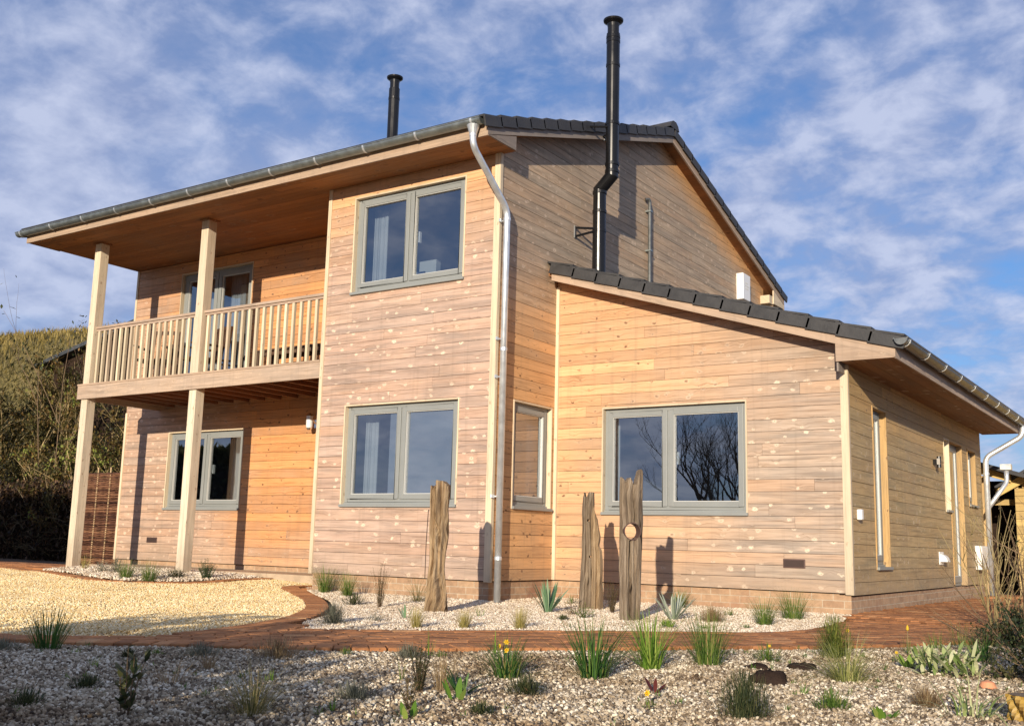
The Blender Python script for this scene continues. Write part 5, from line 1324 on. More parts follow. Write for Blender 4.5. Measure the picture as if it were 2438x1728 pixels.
PL = [
('yellow_tuft', -6.89, -0.30, .19, .16, 'small yellowish grass tuft at the foot of the leftmost balcony post'),
('low_shrub', -6.14, -0.55, .15, .23, 'grey-green low shrub between the outer balcony post and the two green grass tufts'),
('low_shrub', -5.75, -0.60, .19, .19, 'taller sparse grey shrub just left of the green grass tufts'),
('grass', -4.96, -1.02, .21, .25, 'left one of two green grass tufts in the curved bed under the balcony'),
('grass', -4.61, -0.93, .22, .33, 'right and wider one of two green grass tufts in the curved bed under the balcony'),
('mound_dark', -4.63, -0.50, .11, .28, 'low dark green mound just left of the second balcony post'),
('succulent', -4.33, -0.25, .23, .32, 'dark green euphorbia right of the second balcony post'),
('grass', -2.27, -0.20, .29, .25, 'tall green grass tuft at the left corner of the projecting block'),
('lavender', 0.90, -3.42, .15, .17, 'grey-green lavender tucked inside the curve of the brick edging'),
('iris_dark', 1.32, -6.14, .20, .18, 'dark blue-green iris clump before the yellow gravel at far left'),
('sprout', 1.57, -6.14, .05, .08, 'small pair of green shoots right of the dark iris clump'),
('sprout', 2.14, -6.42, .06, .05, 'upright green shoot in the shade below the dark iris clump'),
('mound_dark', 1.90, -6.04, .05, .07, 'tiny dark tuft in the grey gravel below the yellow gravel circle'),
('green_low', 1.89, -5.86, .04, .08, 'flat green cushion close to the path left of the grey lavender'),
('lavender', 2.09, -5.72, .07, .18, 'grey lavender mound along the path, left of the wide dry one'),
('lavender_dry', 2.40, -5.45, .10, .27, 'wide dry straw-grey lavender against the path'),
('dry_grass', 2.50, -6.02, .09, .11, 'brown dry grass tuft below the wide dry lavender'),
('green_low', 2.56, -5.08, .04, .08, 'bright green cushion against the soldier bricks of the path'),
('dark_stalk', 3.42, -7.18, .20, .11, 'dark leafy stalk in the shaded lower left corner'),
('dry_grass', 2.86, -6.54, .10, .16, 'dull brown grass right of the dark leafy stalk'),
('sprout', 3.06, -6.12, .05, .04, 'lone green shoot right of the dull brown grass'),
('green_low', 3.31, -6.72, .03, .05, 'tiny ferny leaf just left of the big sprawling sedge'),
('sprawl', 3.75, -6.88, .16, .23, 'big sprawling yellow-green sedge at the lower edge'),
('mound_dark', 2.68, -6.83, .05, .13, 'dark low mound in shade, left of the dark leafy stalk'),
('mound_dark', 2.96, -7.28, .06, .13, 'dark low mound at the bottom left edge'),
('lavender', 1.19, -6.33, .07, .20, 'grey mound at the far left edge before the path'),
('sprout', 3.89, -6.60, .05, .03, 'thin green shoot right of the big sprawling sedge'),
('grass', -1.70, -0.42, .24, .20, 'grass tuft second from the left corner of the block'),
('mound_dark', -0.64, -1.47, .10, .21, 'low olive shrub left of the reddish upright heather'),
('heath', -0.19, -1.60, .33, .14, 'tall reddish brown upright heather in the pale bed'),
('arching', -0.50, -0.62, .29, .39, 'arching brownish sedge just left of the tan driftwood post'),
('lavender_low', 0.98, -3.0, .08, .15, 'sparse grey seedling right of the lavender by the curved edging'),
('stipa', 1.60, -3.25, .13, .13, 'golden feather grass left of the other two in the pale bed'),
('stipa', 1.84, -2.96, .12, .15, 'golden feather grass in the middle of the row of three'),
('stipa', 2.17, -2.68, .14, .15, 'golden feather grass right of the other two in the row'),
('leafy', 0.92, -2.55, .11, .07, 'young blue-green shoot behind the left feather grass'),
('sprout', 1.17, -1.80, .09, .11, 'small green shoot right of the tan driftwood post foot'),
('silver_green', 1.29, -0.85, .23, .23, 'blue-green broad-leaved plant left of the cracked driftwood post'),
('twiggy', 1.62, -0.91, .13, .25, 'brown twiggy shrub before the foot of the cracked driftwood post'),
('mound_dark', 1.92, -1.61, .05, .10, 'small dark tuft before the brown twiggy shrub'),
('sprout_low', 2.36, -2.25, .05, .07, 'tiny green rosette right of the right feather grass'),
('yellowgreen', 1.92, -1.25, .11, .15, 'yellow-green little shrub left of the holed driftwood plank'),
('heath', 1.72, -0.35, .24, .12, 'fine dark green shrub in the gap between the two right driftwood posts'),
('green_low', 0.70, 0.60, .08, .13, 'soft green cushion against the plinth left of the cracked driftwood post'),
('silver', 2.55, -0.72, .21, .27, 'silver felted lambs ear right of the holed driftwood plank'),
('grass', 1.85, 0.95, .18, .14, 'bright grass behind the silver lambs ear in the plank shadow'),
('bright_low', 2.87, -1.50, .06, .13, 'lime green cushion before the silver lambs ear'),
('lavender_dry', 2.87, -0.59, .12, .19, 'dry grey lavender under the extension window'),
('green_low', 2.67, 0.30, .07, .13, 'small green cushion behind the dry lavender by the wall'),
('green_low', 3.12, -1.34, .03, .10, 'flat green patch before the dry lavender, nearest the path'),
('green_low', 3.36, -1.00, .03, .10, 'flat green patch left of the big double grass tuft'),
('grass', 3.32, -0.47, .22, .23, 'front half of the double grass tuft near the extension corner'),
('grass_tall', 3.27, 0.43, .25, .27, 'back half of the double grass tuft near the extension corner'),
('lavender', 2.90, -4.92, .07, .15, 'grey-green mound against the near edge of the path, left of the thin spikes'),
('spike', 2.92, -4.76, .13, .04, 'thin tall spike standing out against the brick path'),
('green_low', 2.98, -4.74, .03, .07, 'flat green tuft at the foot of the thin spike'),
('spike', 3.10, -4.36, .12, .04, 'pale lone spike left of the daffodils'),
('daffodil', 3.76, -5.22, .20, .27, 'daffodil clump with three yellow flowers'),
('heath_dark', 3.79, -5.95, .16, .10, 'dark upright heather beside the brown plume grass'),
('dry_upright', 3.85, -5.85, .16, .12, 'brown upright plume grass in the foreground centre'),
('broadleaf', 3.95, -5.85, .09, .14, 'glossy long-leaved rosette right of the brown plume grass'),
('paddle', 4.07, -6.05, .08, .05, 'light green paddle-leaved shoot in the foreground centre'),
('iris_thin', 3.47, -5.68, .09, .04, 'few thin blades left of the dark upright heather'),
('lavender', 3.74, -6.31, .07, .15, 'dull green mound below the thin blades'),
('sprout', 3.92, -6.70, .04, .04, 'small pale green tuft at the bottom, below the dull green mound'),
('lavender_dark', 4.13, -5.62, .07, .15, 'dark low lavender below the daffodils'),
('paddle', 4.22, -6.55, .05, .04, 'pale leaf pair at the bottom centre edge'),
('mound_dark', 4.36, -6.28, .05, .10, 'dark mound at the bottom edge right of centre'),
('dark_twig', 4.10, -6.40, .12, .03, 'dark twiggy stalk at the bottom edge centre'),
('iris', 4.07, -4.90, .25, .28, 'large dark green iris clump in front of the path centre'),
('iris_bright', 4.11, -4.32, .24, .26, 'large bright green iris clump, right neighbour of the dark one'),
('grass_shrub', 4.27, -3.92, .26, .19, 'bushy grass tuft right of the two iris clumps'),
('green_flower', 4.42, -3.37, .07, .16, 'low green cushion with one yellow flower by the path'),
('heath_green', 5.18, -5.67, .18, .18, 'bushy green heather at the bottom right of centre'),
('flower_bud', 4.71, -5.57, .04, .02, 'yellow crocus left of the bushy green heather'),
('red_leaf', 4.54, -5.15, .06, .08, 'dark red shoot in the middle of the foreground gravel'),
('sprout', 5.10, -4.75, .06, .05, 'spiky shoot right of the dark shadow lumps'),
('mound_green', 5.36, -5.17, .08, .13, 'dark green low shrub right of the bushy heather'),
('sprout_low', 5.23, -5.34, .04, .03, 'tiny leaf between the bushy heather and the dark green low shrub'),
('round_shrub', 4.67, -2.86, .23, .19, 'rounded olive conifer at the bend of the path'),
('sprawl_long', 5.12, -4.13, .18, .43, 'wide pale yellow-green sedge with long trailing stalks on the right'),
('flower_stalk', 4.62, -2.40, .11, .04, 'yellow flower head on a stalk against the brick path'),
('bud_spike', 4.98, -2.28, .15, .06, 'yellow pointed bud above green leaves by the path'),
('leafy_low', 5.17, -3.09, .06, .08, 'fresh green broad rosette right of the sedge'),
('flower_low', 5.02, -2.79, .06, .06, 'small yellow crocus right of the olive conifer'),
('sprout_low', 5.12, -3.43, .05, .03, 'stubby shoot below the small yellow crocus'),
('sprout', 5.23, -3.02, .08, .03, 'single upright leaf left of the variegated clump'),
('reed', 5.04, -1.76, .12, .12, 'thin grass at the path edge left of the other'),
('reed', 5.14, -1.44, .16, .16, 'thin grass at the path edge nearest the bare shrub'),
('leafy_clump', 5.46, -3.44, .18, .29, 'large cream and green variegated clump on the right'),
('iris_dark', 5.45, -2.43, .14, .20, 'dark green grass behind the variegated clump'),
('lavender_dry', 5.65, -4.77, .07, .11, 'dry heather below the variegated clump'),
('bright_leaf', 5.61, -5.33, .06, .10, 'bright green rosette at the bottom right'),
('iris_white', 5.85, -4.91, .08, .22, 'white striped arching leaves in the lower right corner'),
]
for kd_, x, y, h, w_, lb in PL:
    o = plant(kd_, x, y, h, w_, lb)
    o.rotation_euler.z = 0 if kd_ in ('daffodil', 'flower_stalk', 'bud_spike', 'flower_bud', 'flower_low', 'green_flower') else o.rotation_euler.z
    fl = {'daffodil': [(0.03, -.05, .175, .016), (-.03, -.02, .15, .013), (.06, -.09, .14, .016)], 'flower_stalk': [(0, 0, .135, .014)], 'flower_bud': [(0, 0, .05, .016)],
          'flower_low': [(.015, -.01, .05, .012)], 'green_flower': [(.02, -.02, .085, .010)]}.get(kd_, [])
    for q in fl: flower(o, q[:3], q[3])
    if kd_ == 'bud_spike':
        b = MB(); b.lathe((0, 0, 0.150), [(0.001, 0), (0.009, 0.008), (0.008, 0.025), (0.001, 0.04)], 10); b.build('flower', 'petal_yellow', o)
        b = MB(); b.tube([(0, 0, 0), (0, 0, 0.152)], 0.0025, 6); b.build('stalk', 'stem_olive', o)
    if kd_ == 'flower_stalk':
        b = MB(); b.tube([(0, 0, 0), (0.0, 0, 0.135)], 0.002, 6); b.build('stalk', 'stem_olive', o)
    if kd_ == 'sprawl_long':
        b = MB()
        for az, L, tl in ((3.95, .62, .75), (3.75, .40, 1.0), (3.2, .30, 1.2), (5.7, .34, .5), (.3, .30, .6)):
            blade(b, (0, 0, 0), az-o.rotation_euler.z, L, tl, 0.004, 0.25, 0.9, segs=9)
        b.build('long_stalks', 'leaf_stipag', o)
def shadow_mound(x, y, w_, h, label):  # dark lump modelled where only a shadow lies on the gravel
    b = MB(); n, m_ = 18, 8
    def P(i, j):
        a = 2*pi*i/n; ph = pi/2*j/m_; k = 1+.35*noise.noise(Vector((cos(a)*1.4+x*5, sin(a)*1.4, ph*1.5)))
        return (cos(a)*sin(ph)*w_*.5*k, sin(a)*sin(ph)*w_*.34*k, cos(ph)*h*k)
    for i in range(n):
        for j in range(m_): b.face([P(i, j), P(i, j+1), P((i+1) % n, j+1), P((i+1) % n, j)], None, sm=True)
    o = b.build('shadow_lump', 'dark_fill_and_shade', weld=True); o.location = (x, y, ground(x, y)+0.005); tag(o, label, 'soil clod', 'dark lumps standing in for shadows on the gravel')
shadow_mound(4.54, -3.87, .17, .035, 'flat dark lump standing in for a shadow behind the larger one'); shadow_mound(4.84, -4.47, .20, .07, 'largest dark lump standing in for a shadow on the grey gravel'); shadow_mound(4.75, -3.70, .18, .04, 'dark lump standing in for a shadow half under the trailing sedge')
b = MB(); b.lathe((0, 0, 0), [(0.001, -.03), (.03, -.022), (.042, 0), (.03, .025), (.001, .034)], 18)
o = b.build('terracotta_ball', 'terracotta'); o.location = (5.75, -3.93, ground(5.75, -3.93)+.03); tag(o, 'small terracotta coloured ball lying in the dark bed on the right', 'ornament')
b = MB(); n = 40
for i in range(n):
    a0, a1 = 2*pi*i/n, 2*pi*(i+1)/n
    for j in range(12):
        z0_, z1_ = -.02+.16*j/12, -.02+.16*(j+1)/12
        f = lambda a, z: (cos(a)*(.075+.012*sin(a*9+z*60)+.01*noise.noise(Vector((cos(a)*3, z*20, 1)))), sin(a)*(.075+.012*sin(a*9+z*60)), z)
        b.face([f(a0, z0_), f(a1, z0_), f(a1, z1_), f(a0, z1_)], None, rnd=0.5+0.5*sin(i*1.3+j*0.9), sm=False)
b.face([(cos(2*pi*i/n)*.075, sin(2*pi*i/n)*.075, .14) for i in range(n)], None, .3)
o = b.build('golden_stump', 'stump_gold'); o.location = (6.075, -4.90, ground(6.0, -4.9)-.02); tag(o, 'golden brown ribbed stump at the lower right edge', 'stump')
# loose larger stones and pale flints
def stone(x, y, r, label, m='gravel_one'):
    import bmesh
    bm = bmesh.new(); bmesh.ops.create_icosphere(bm, subdivisions=3, radius=r)
    for v in bm.verts:
        k = 1+.3*noise.noise(v.co*(1.6/r)+Vector((x*9, y*9, 0))); v.co = Vector((v.co.x*k*1.2, v.co.y*k, v.co.z*k*.7))
    me = bpy.data.meshes.new('stone'); bm.to_mesh(me); bm.free(); me.materials.append(MAT[m])
    for p in me.polygons: p.use_smooth = True
    o = bpy.data.objects.new('stone', me); COL.objects.link(o); o.location = (x, y, ground(x, y)+r*.5); tag(o, label, 'stone', 'loose larger stones')
simple('gravel_one', (0.50, 0.44, 0.35), 0.8, 0, 0.3, 0.25, 25, 0.4)
stone(4.55, -3.0, .024, 'pale stone at the path edge beside the olive conifer'); stone(5.38, -4.65, .022, 'rounded stone left of the dry heather'); stone(0.35, -0.95, .03, 'white stone left of the downpipe foot'); stone(5.33, -3.55, .02, 'cream stone under the variegated clump'); stone(2.9, -6.35, .02, 'buff stone beside the dull brown grass')

# bare shrubs ---------------------------------------------------------------
def bare_shrub(n, h, w_, th, m_stem, lm, nleaf, ll, lw, depth=2, tilt=.5, wob=.15, r0=.1, seg=4):
    st = MB(); lf = MB(); tips = []
    def branch(p, d, L, r, lev):
        pts = [p.copy()]; k = 5
        for i in range(k):
            d = (d + Vector((U(-wob, wob), U(-wob, wob), U(-wob*.4, wob*.6)))).normalized(); p = p + d*(L/k); pts.append(p.copy())
        st.tube(pts, [r*(1-.65*i/k) for i in range(k+1)], seg if lev == 0 else 3, False)
        tips.append(pts)
        if lev < depth:
            for _ in range(random.randint(2, 4)):
                f = random.randint(1, k-1); dd = (d + Vector((U(-.9, .9), U(-.9, .9), U(-.1, .7)))).normalized()
                branch(pts[f], dd, L*U(.35, .6), r*.5, lev+1)
    for _ in range(n):
        az = U(0, 2*pi); t = abs(random.gauss(0, tilt)); rr = w_*r0*sqrt(R())
        branch(Vector((cos(az)*rr, sin(az)*rr, -.05)), Vector((cos(az)*sin(t), sin(az)*sin(t), cos(t))), h*U(.5, .9), th, 0)
    for _ in range(nleaf):
        pts = random.choice(tips); q = pts[random.randint(1, 5)] + Vector((U(-1, 1), U(-1, 1), U(-1, 1)))*ll*1.2
        blade(lf, q, U(0, 6.28), ll*U(.6, 1.3), U(.2, 1.8), lw*U(.6, 1.3), U(0, .6), rnd=min(1, max(0, .42+.95*noise.noise(q*(1.6/max(.3, h*.45)))+U(-.22, .22))), segs=2, belly=1)
    return st, lf
def make_shrub(name, loc, label, cat, group, scale=1, rz=0, **kw):
    st, lf = bare_shrub(**kw); m_stem = kw['m_stem']; lm = kw['lm']
    o = st.build(name, m_stem); o.location = loc; o.scale = (scale,)*3; o.rotation_euler.z = rz
    if lf.f: lf.build('leaves', lm, o)
    return tag(o, label, cat, group)
def copy_shrub(src, loc, label, scale, rz):
    o = src.copy(); COL.objects.link(o); o.location = loc; o.scale = (scale, scale, scale*U(.9, 1.1)); o.rotation_euler.z = rz; o['label'] = label
    for c in [q for q in COL.objects if q.parent == src]:
        k = c.copy(); COL.objects.link(k); k.parent = o
    return o
random.seed(21)
make_shrub('bare_shrub', (5.02, 0.72, ground(5, .7)), 'tall bare shrub with olive twigs standing on the right of the brick path', 'shrub', 'bare shrubs beside the path', n=15, h=1.3, w_=.5, th=.008, m_stem='stem_olive', lm='leaf_dry', nleaf=500, ll=.014, lw=.007, depth=2, tilt=.42)
make_shrub('bare_shrub', (5.72, -2.2, ground(5.7, -2.2)), 'nearer bare shrub with brown thorny twigs at the right edge', 'shrub', 'bare shrubs beside the path', n=12, h=1.1, w_=.4, th=.007, m_stem='stem_brown', lm='leaf_dry', nleaf=300, ll=.014, lw=.007, depth=2, tilt=.45)
make_shrub('bare_shrub', (5.55, 1.9, ground(5.5, 1.9)), 'bare brown shrub furthest along the path, behind the olive one', 'shrub', 'bare shrubs beside the path', n=12, h=1.2, w_=.4, th=.008, m_stem='stem_brown', lm='leaf_dry', nleaf=300, ll=.014, lw=.007, depth=2, tilt=.4)
make_shrub('dark_bush', (5.50, -1.0, ground(5.5, -1.0)), 'dense dark evergreen bush at the right edge behind the near bare shrub', 'shrub', None, n=36, h=.36, w_=.8, th=.006, m_stem='stem_brown', lm='leaf_dark', nleaf=6000, ll=.03, lw=.016, depth=1, tilt=.8)
make_shrub('dark_bush', (5.98, -3.25, ground(5.98, -3.25)), 'low dark bush at the right edge above the golden stump', 'shrub', None, n=40, h=.5, w_=.9, th=.006, m_stem='stem_brown', lm='leaf_dark', nleaf=7000, ll=.03, lw=.016, depth=1, tilt=.8)

# left side: thicket, hedge, willow hurdle, bank -----------------------------
random.seed(5)
thick = dict(n=24, h=3.2, w_=2.6, th=.020, m_stem='stem_thicket', lm='thicket_leaf', nleaf=15000, ll=.085, lw=.05, depth=2, tilt=.62, wob=.24, r0=.35)
tA = make_shrub('thicket_shrub', (-17.0, 4.6, ground(-17, 4.6)), 'tangled olive shrub at the far left edge above the dark hedge', 'shrub', 'shrubs on the bank left of the house', **thick)
thick.update(nleaf=17000, tilt=.75); tB = make_shrub('thicket_shrub', (-14.2, 4.6, ground(-14.2, 4.6)), 'tangled brown shrub directly behind the dark hedge, left of the balcony post', 'shrub', 'shrubs on the bank left of the house', **thick)
spots = [(tA, -12.0, 5.2, 1.0, 'olive shrub seen between the outer balcony post and the house wall'), (tB, -15.6, 5.6, 1.02, 'brown shrub in the middle of the thicket, half hidden by its neighbours'),
 (tA, -18.6, 5.4, 1.15, 'tallest olive shrub reaching the sky at the left edge'), (tB, -12.9, 6.4, .95, 'brown shrub behind the balcony post at railing height'),
 (tA, -14.4, 6.6, .72, 'olive shrub higher on the bank just left of the balcony post'), (tB, -20.4, 6.6, .9, 'brown shrub high on the bank below the grassy crest'), (tA, -19.8, 7.8, 1.0, 'olive shrub on the upper bank at the far left'),
 (tB, -11.0, 4.2, .75, 'small brown shrub right behind the willow hurdle'), (tA, -13.2, 3.9, .7, 'low olive shrub just above the hedge beside the post')]
for i, (s_, x, y, k, lb) in enumerate(spots): copy_shrub(s_, (x, y, ground(x, y)), lb, k, 1.3*i+.7)
make_shrub('tall_weed', (-14.2, 3.8, ground(-14, 3.8)), 'thin leafless weed with drooping seed heads rising above the hill line', 'plant', None, n=3, h=5.4, w_=.6, th=.016, m_stem='stem_brown', lm='leaf_dark', nleaf=110, ll=.12, lw=.05, depth=2, tilt=.10, wob=.1)
# hedge
hb = MB(); random.seed(9)
for _ in range(30000):
    x = U(-18.5, -10.4); f = R()
    zt = 1.28 + .12*noise.noise(Vector((x*1.2, 0, 0)))
    if f < .55: y, z = 2.4+U(0, .22)+.15*noise.noise(Vector((x*1.5, 1, 4))), U(-.3, zt)
    else: y, z = U(2.4, 3.7), zt+U(-.2, .1)
    blade(hb, (x, y, z), U(0, 6.28), U(.05, .13), U(.2, 1.9), U(.02, .05), U(0, .8), segs=2, belly=1)
for _ in range(260):
    x = U(-18.5, -10.4); p = Vector((x, U(2.35, 2.6), U(-.2, .9))); pts = [p]
    d = Vector((U(-1, 1), U(-.4, .1), U(-.1, 1))).normalized()
    for i in range(4): d = (d+Vector((U(-.4, .4), U(-.2, .1), U(-.5, .2)))).normalized(); pts.append(pts[-1]+d*U(.08, .18))
    hb.tube(pts, [.008, .007, .006, .004, .002], 3, False, rnd=.95)
ho = hb.build('clipped_hedge', 'hedge_leaf'); tag(ho, 'dark brown hedge left of the house, sunlit only along its top', 'hedge')
b = MB(); b.box(-18.4, -10.6, 2.62, 3.6, -.3, 1.12); b.build('dense_inside', 'dark_fill_and_shade', ho)
# woven willow hurdle
wr = empty('willow_hurdle', (-9.75, 1.9, -.15), 'woven brown willow hurdle between balcony post and house corner', 'fence panel')
b = MB(); k = 0; z = .02
while z < 1.62:
    ph = k % 2; pts = []
    for i in range(13):
        x = -.55+1.1*i/12; pts.append((x, .022*cos(pi*(i/2+ph)) + U(-.004, .004), z+U(-.006, .006)))
    b.tube(pts, U(.006, .010), 5, True); z += U(.012, .019); k += 1
b.build('woven_rods', 'willow_twig', wr)
for x in (-.5, -.18, .18, .5):
    s_ = MB(); s_.tube([(x, 0, -.15), (x+.005, 0, .8), (x, .0, 1.72)], .014, 7); s_.build('stake', 'willow_stake', wr)
# dark lean-to among the shrubs
sr = empty('dark_shed', (-17.5, 7.9, ground(-17.5, 7.9)), 'black lean-to shed with grey netting roof half hidden on the bank', 'shed')
gz = ground(-17.5, 7.9)
b = MB()
b.face([(-2.0, -1.0, -1.5), (2.2, -1.0, -1.5), (2.2, -1.0, 5.75-gz), (-2.0, -1.0, 4.9-gz)]); b.face([(2.2, -1.0, -1.5), (2.2, 2.2, -1.5), (2.2, 2.2, 5.75-gz), (2.2, -1, 5.75-gz)])
b.face([(-2, 2.2, -1.5), (-2, -1, -1.5), (-2, -1, 4.9-gz), (-2, 2.2, 4.9-gz)]); b.build('dark_wall', 'dark_fill_and_shade', sr)
b = MB(); b.obox((-2.5, -1.3, 4.82-gz), (5.0, 0, 1.02), (0, 3.8, 0), (0, 0, .10)); b.build('roof', 'sail_net', sr)
# rough grass on the hill
random.seed(12); hg = MB()
for _ in range(52000):
    s = U(30, 44); t = U(-14, 12); x = 6.8 - .835*s + .55*t*1.0; y = -9.7 + .55*s + .835*t
    if x > -10.5: continue
    z = ground(x, y); L = U(.12, .36)*(0.7+0.8*max(0, noise.noise(Vector((x*.5, y*.5, 2)))+.3))
    blade(hg, (x, y, z-.05), U(0, 6.28), L, abs(random.gauss(0, .45)), U(.02, .05), U(0, .8), min(1, max(0, .28+.5*ss((s-34)/6)+.5*noise.noise(Vector((x*.3, y*.3, 7)))+U(-.3, .3))), segs=2)
o = hg.build('hill_grass', 'hill_grass'); tag(o, 'rough yellow-olive grass covering the hillside left of the house', 'grass', None, 'stuff')

# buildings at the far right -------------------------------------------------
ar = empty('timber_annex', (3.6, 10.4, -.25), 'low timber annex with dark roof and shaded porch behind the downpipe', 'outbuilding')
def A(x, y, z): return (x-3.6, y-10.4, z+.25)
def abox(b, x0, x1, y0, y1, z0, z1, rnd=None, wear=.4): b.box(x0-3.6, x1-3.6, y0-10.4, y1-10.4, z0+.25, z1+.25, rnd, wear); return b
b = MB(); b.obox(A(2.6, 9.75, 2.16), (1.70, 0, -.52), (0, 5.0, 0), (0, 0, .07)); b.build('roof', 'slate_dark', ar)
b = MB(); b.obox(A(2.75, 10.05, 1.98), (1.05, 0, -.32), (0, .03, 0), (0, 0, .12), .4, .1); b.build('fascia', 'shed_yellow', ar)
b = MB(); abox(b, 2.75, 3.45, 10.12, 10.16, -.3, 1.78); b.build('wall', 'larch_side', ar)
b = MB(); abox(b, 2.9, 4.2, 11.9, 12.0, -.3, 1.8); b.build('porch_back_wall', 'dark_fill_and_shade', ar)  # near-black colour stands in for the shade inside the porch
b = MB(); abox(b, 3.38, 3.86, 10.7, 10.78, 1.30, 1.40); b.build('porch_beam', 'shed_yellow', ar)
sr2 = empty('garden_shed', (5.3, 11.2, -.25), 'bright yellow boarded garden shed at the far right edge', 'shed')
def bx2(b, x0, x1, y0, y1, z0, z1, rnd=None, wear=.3): b.box(x0-5.3, x1-5.3, y0-11.2, y1-11.2, z0+.25, z1+.25, rnd, wear); return b
b = MB(); z = -.25
while z < 2.6:
    xl_ = 3.83; zt = 1.72+(3.95-3.83)
    b.box(3.83-5.3, 6.8-5.3, 10.2-11.2, 10.23-11.2, z+.25, z+.25+.123, None, .3) if z < 1.55 else b.box(3.83-5.3+(z-1.5)*1.7, 6.8-5.3-(z-1.5)*1.7, 10.2-11.2, 10.23-11.2, z+.25, z+.25+.123, None, .3) if z < 2.3 else None
    z += .13
b.build('wall', 'shed_yellow', sr2)
b = MB(); bx2(b, 3.84, 3.88, 10.24, 12.4, -.25, 1.6); bx2(b, 6.7, 6.78, 10.24, 12.4, -.25, 1.6); b.build('wall_frame', 'shed_yellow', sr2)
b = MB(); b.obox((3.55-5.3, 10.12-11.2, 1.40+.25), (1.8, 0, 1.05), (0, .03, 0), (0, 0, .14), .3, .1); b.obox((7.05-5.3, 10.12-11.2, 1.40+.25), (-1.7, 0, 1.0), (0, .03, 0), (0, 0, .14), .3, .1); b.build('barge_board', 'shed_yellow', sr2)
b = MB(); b.obox((3.53-5.3, 10.1-11.2, 1.55+.25), (1.8, 0, 1.05), (0, 2.4, 0), (0, 0, .05)); b.obox((7.07-5.3, 10.1-11.2, 1.55+.25), (-1.75, 0, 1.02), (0, 2.4, 0), (0, 0, .05)); b.build('roof', 'slate_dark', sr2)
make_shrub('bare_tree', (5.2, 16.5, -.25), 'thin bare treetop just visible over the annex roof', 'tree', None, n=6, h=3.4, w_=.5, th=.02, m_stem='bark', lm='leaf_dark', nleaf=250, ll=.06, lw=.03, depth=3, tilt=.35)

# across the garden: trees mirrored in the panes; hedge and shrubs added for shade -----------
def bare_tree(loc, h, label, sc_=1.0, n0=6):
    st = MB()
    def br(p, d, L, r, lev):
        k = 5; pts = [p.copy()]
        for i in range(k):
            d = (d+Vector((U(-.16, .16), U(-.16, .16), U(-.05, .14)))).normalized(); p = p+d*(L/k); pts.append(p.copy())
        st.tube(pts, [r*(1-.5*i/k) for i in range(k+1)], 7 if lev < 2 else 3, False)
        if lev < 5:
            for q in range(3 if lev < 4 else 4):
                f = random.randint(2, k); dd = (d+Vector((U(-.8, .8), U(-.8, .8), U(-.15, .5)))).normalized(); br(pts[f], dd, L*U(.55, .78), r*.5, lev+1)
    for _ in range(n0):
        az = U(0, 6.28); br(Vector((cos(az)*.1, sin(az)*.1, -.1)), Vector((cos(az)*.35, sin(az)*.35, 1)).normalized(), h*.33, .09, 0)
    o = st.build('bare_tree', 'bark'); o.location = loc; o.scale = (sc_,)*3; return tag(o, label, 'tree')
random.seed(31)
t1 = bare_tree((-6.6, -20.5, -.4), 7.5, 'spreading bare winter tree across the garden, mirrored in the extension window')
t2 = t1.copy(); COL.objects.link(t2); t2.location = (-14.5, -23.5, -.4); t2.rotation_euler.z = 2.1; t2.scale = (.7, .7, .65); t2['label'] = 'smaller bare winter tree beside the spreading one across the garden'
eh = MB(); random.seed(44)  # unseen hedge, added to throw shade on the brown hedge
for _ in range(9000):
    x = U(-15, -8.75); zt = 2.15+.25*noise.noise(Vector((x, 3, 1)))
    if R() < .5: y, z = -2.7+U(-.1, .1)+random.choice((0, -1.0)), U(-.3, zt)
    else: y, z = U(-3.7, -2.7), zt+U(-.2, .1)
    blade(eh, (x, y, z), U(0, 6.28), U(.12, .3), U(.2, 1.9), U(.07, .14), U(0, .8), segs=2, belly=1)
eo_ = eh.build('added_shade_hedge', 'leaf_dark'); tag(eo_, 'unseen evergreen hedge added just outside the left edge to shade the brown hedge', 'hedge')
b = MB(); b.box(-14.9, -8.85, -3.6, -2.8, -.3, 2.0); b.build('dense_inside', 'dark_fill_and_shade', eo_)
random.seed(52)  # unseen shrubs, added to throw shade over the lower left gravel
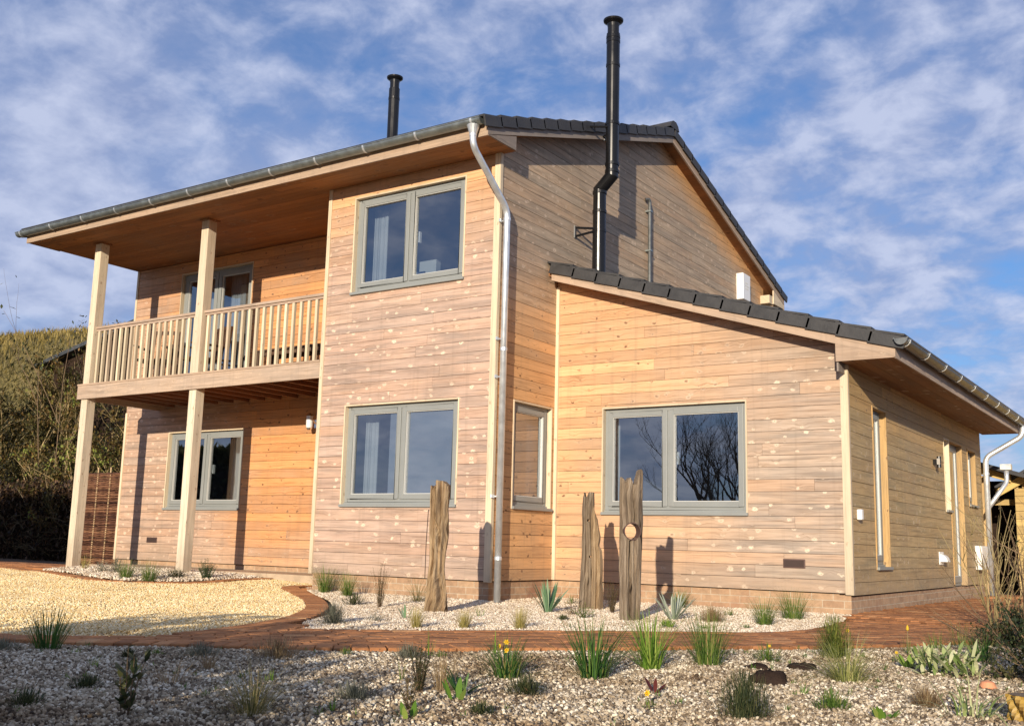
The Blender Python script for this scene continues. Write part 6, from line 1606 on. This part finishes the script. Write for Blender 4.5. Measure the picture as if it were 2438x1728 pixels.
cs = make_shrub('added_shade_shrub', (3.55, -10.0, -.25), 'unseen leafy shrub added beside the camera to shade the lower left gravel', 'shrub', 'unseen shrubs added beside the camera for shade', n=34, h=1.2, w_=1.1, th=.008, m_stem='stem_brown', lm='leaf_dark', nleaf=26000, ll=.06, lw=.036, depth=2, tilt=.55)
for (x, y, k, lb) in ((2.75, -10.0, 1.1, 'second added shade shrub from the camera on its left side'), (4.7, -10.3, .85, 'smallest added shade shrub on the left, closest to the camera'), (1.9, -9.9, 1.1, 'added shade shrub furthest left of the camera, out beyond the others')):
    copy_shrub(cs, (x, y, -.25), lb, k, x*2)
make_shrub('added_streak_shrub', (6.75, -3.9, -.25), 'unseen bare shrub added beyond the right edge to cast streaky shade over the path', 'shrub', None, n=30, h=1.35, w_=.5, th=.008, m_stem='stem_brown', lm='leaf_dark', nleaf=900, ll=.03, lw=.015, depth=2, tilt=.3)  # unseen shrub, added for branch shadows on the path
random.seed(77); lt = MB()
for _ in range(2600):
    x = U(-1, 6.6); y = U(-8.2, -0.9)
    if not inside(front_poly, x, y) or noise.noise(Vector((x*1.1, y*1.1, 9))) < -.12: continue
    blade(lt, (x, y, ground(x, y)+.026+U(0, .012)), U(0, 6.28), U(.012, .035), U(.9, 1.7), U(.004, .013), U(-.8, .8), segs=2, belly=1)
o = lt.build('leaf_litter', 'litter'); tag(o, 'dead brown leaves and stalks scattered over the grey gravel', 'leaf litter', None, 'stuff')
wd_ = MB()
for _ in range(800):
    x = U(0, 6.4); y = U(-7.9, -0.9)
    if not inside(front_poly, x, y) or noise.noise(Vector((x*.9, y*.9, 19))) < 0.0: continue
    z = ground(x, y)+.012; g_ = R()
    for k in range(random.randint(5, 14)): blade(wd_, (x+U(-.012, .012), y+U(-.012, .012), z), U(0, 6.28), U(.015, .045), abs(random.gauss(0, .8)), U(.002, .006), U(0, 1), min(1, g_*.6+U(0, .4)), segs=2, belly=1)
o = wd_.build('small_weeds', 'leaf_grass'); tag(o, 'tiny weeds and moss tufts sprinkled through the grey gravel', 'weeds', None, 'stuff')
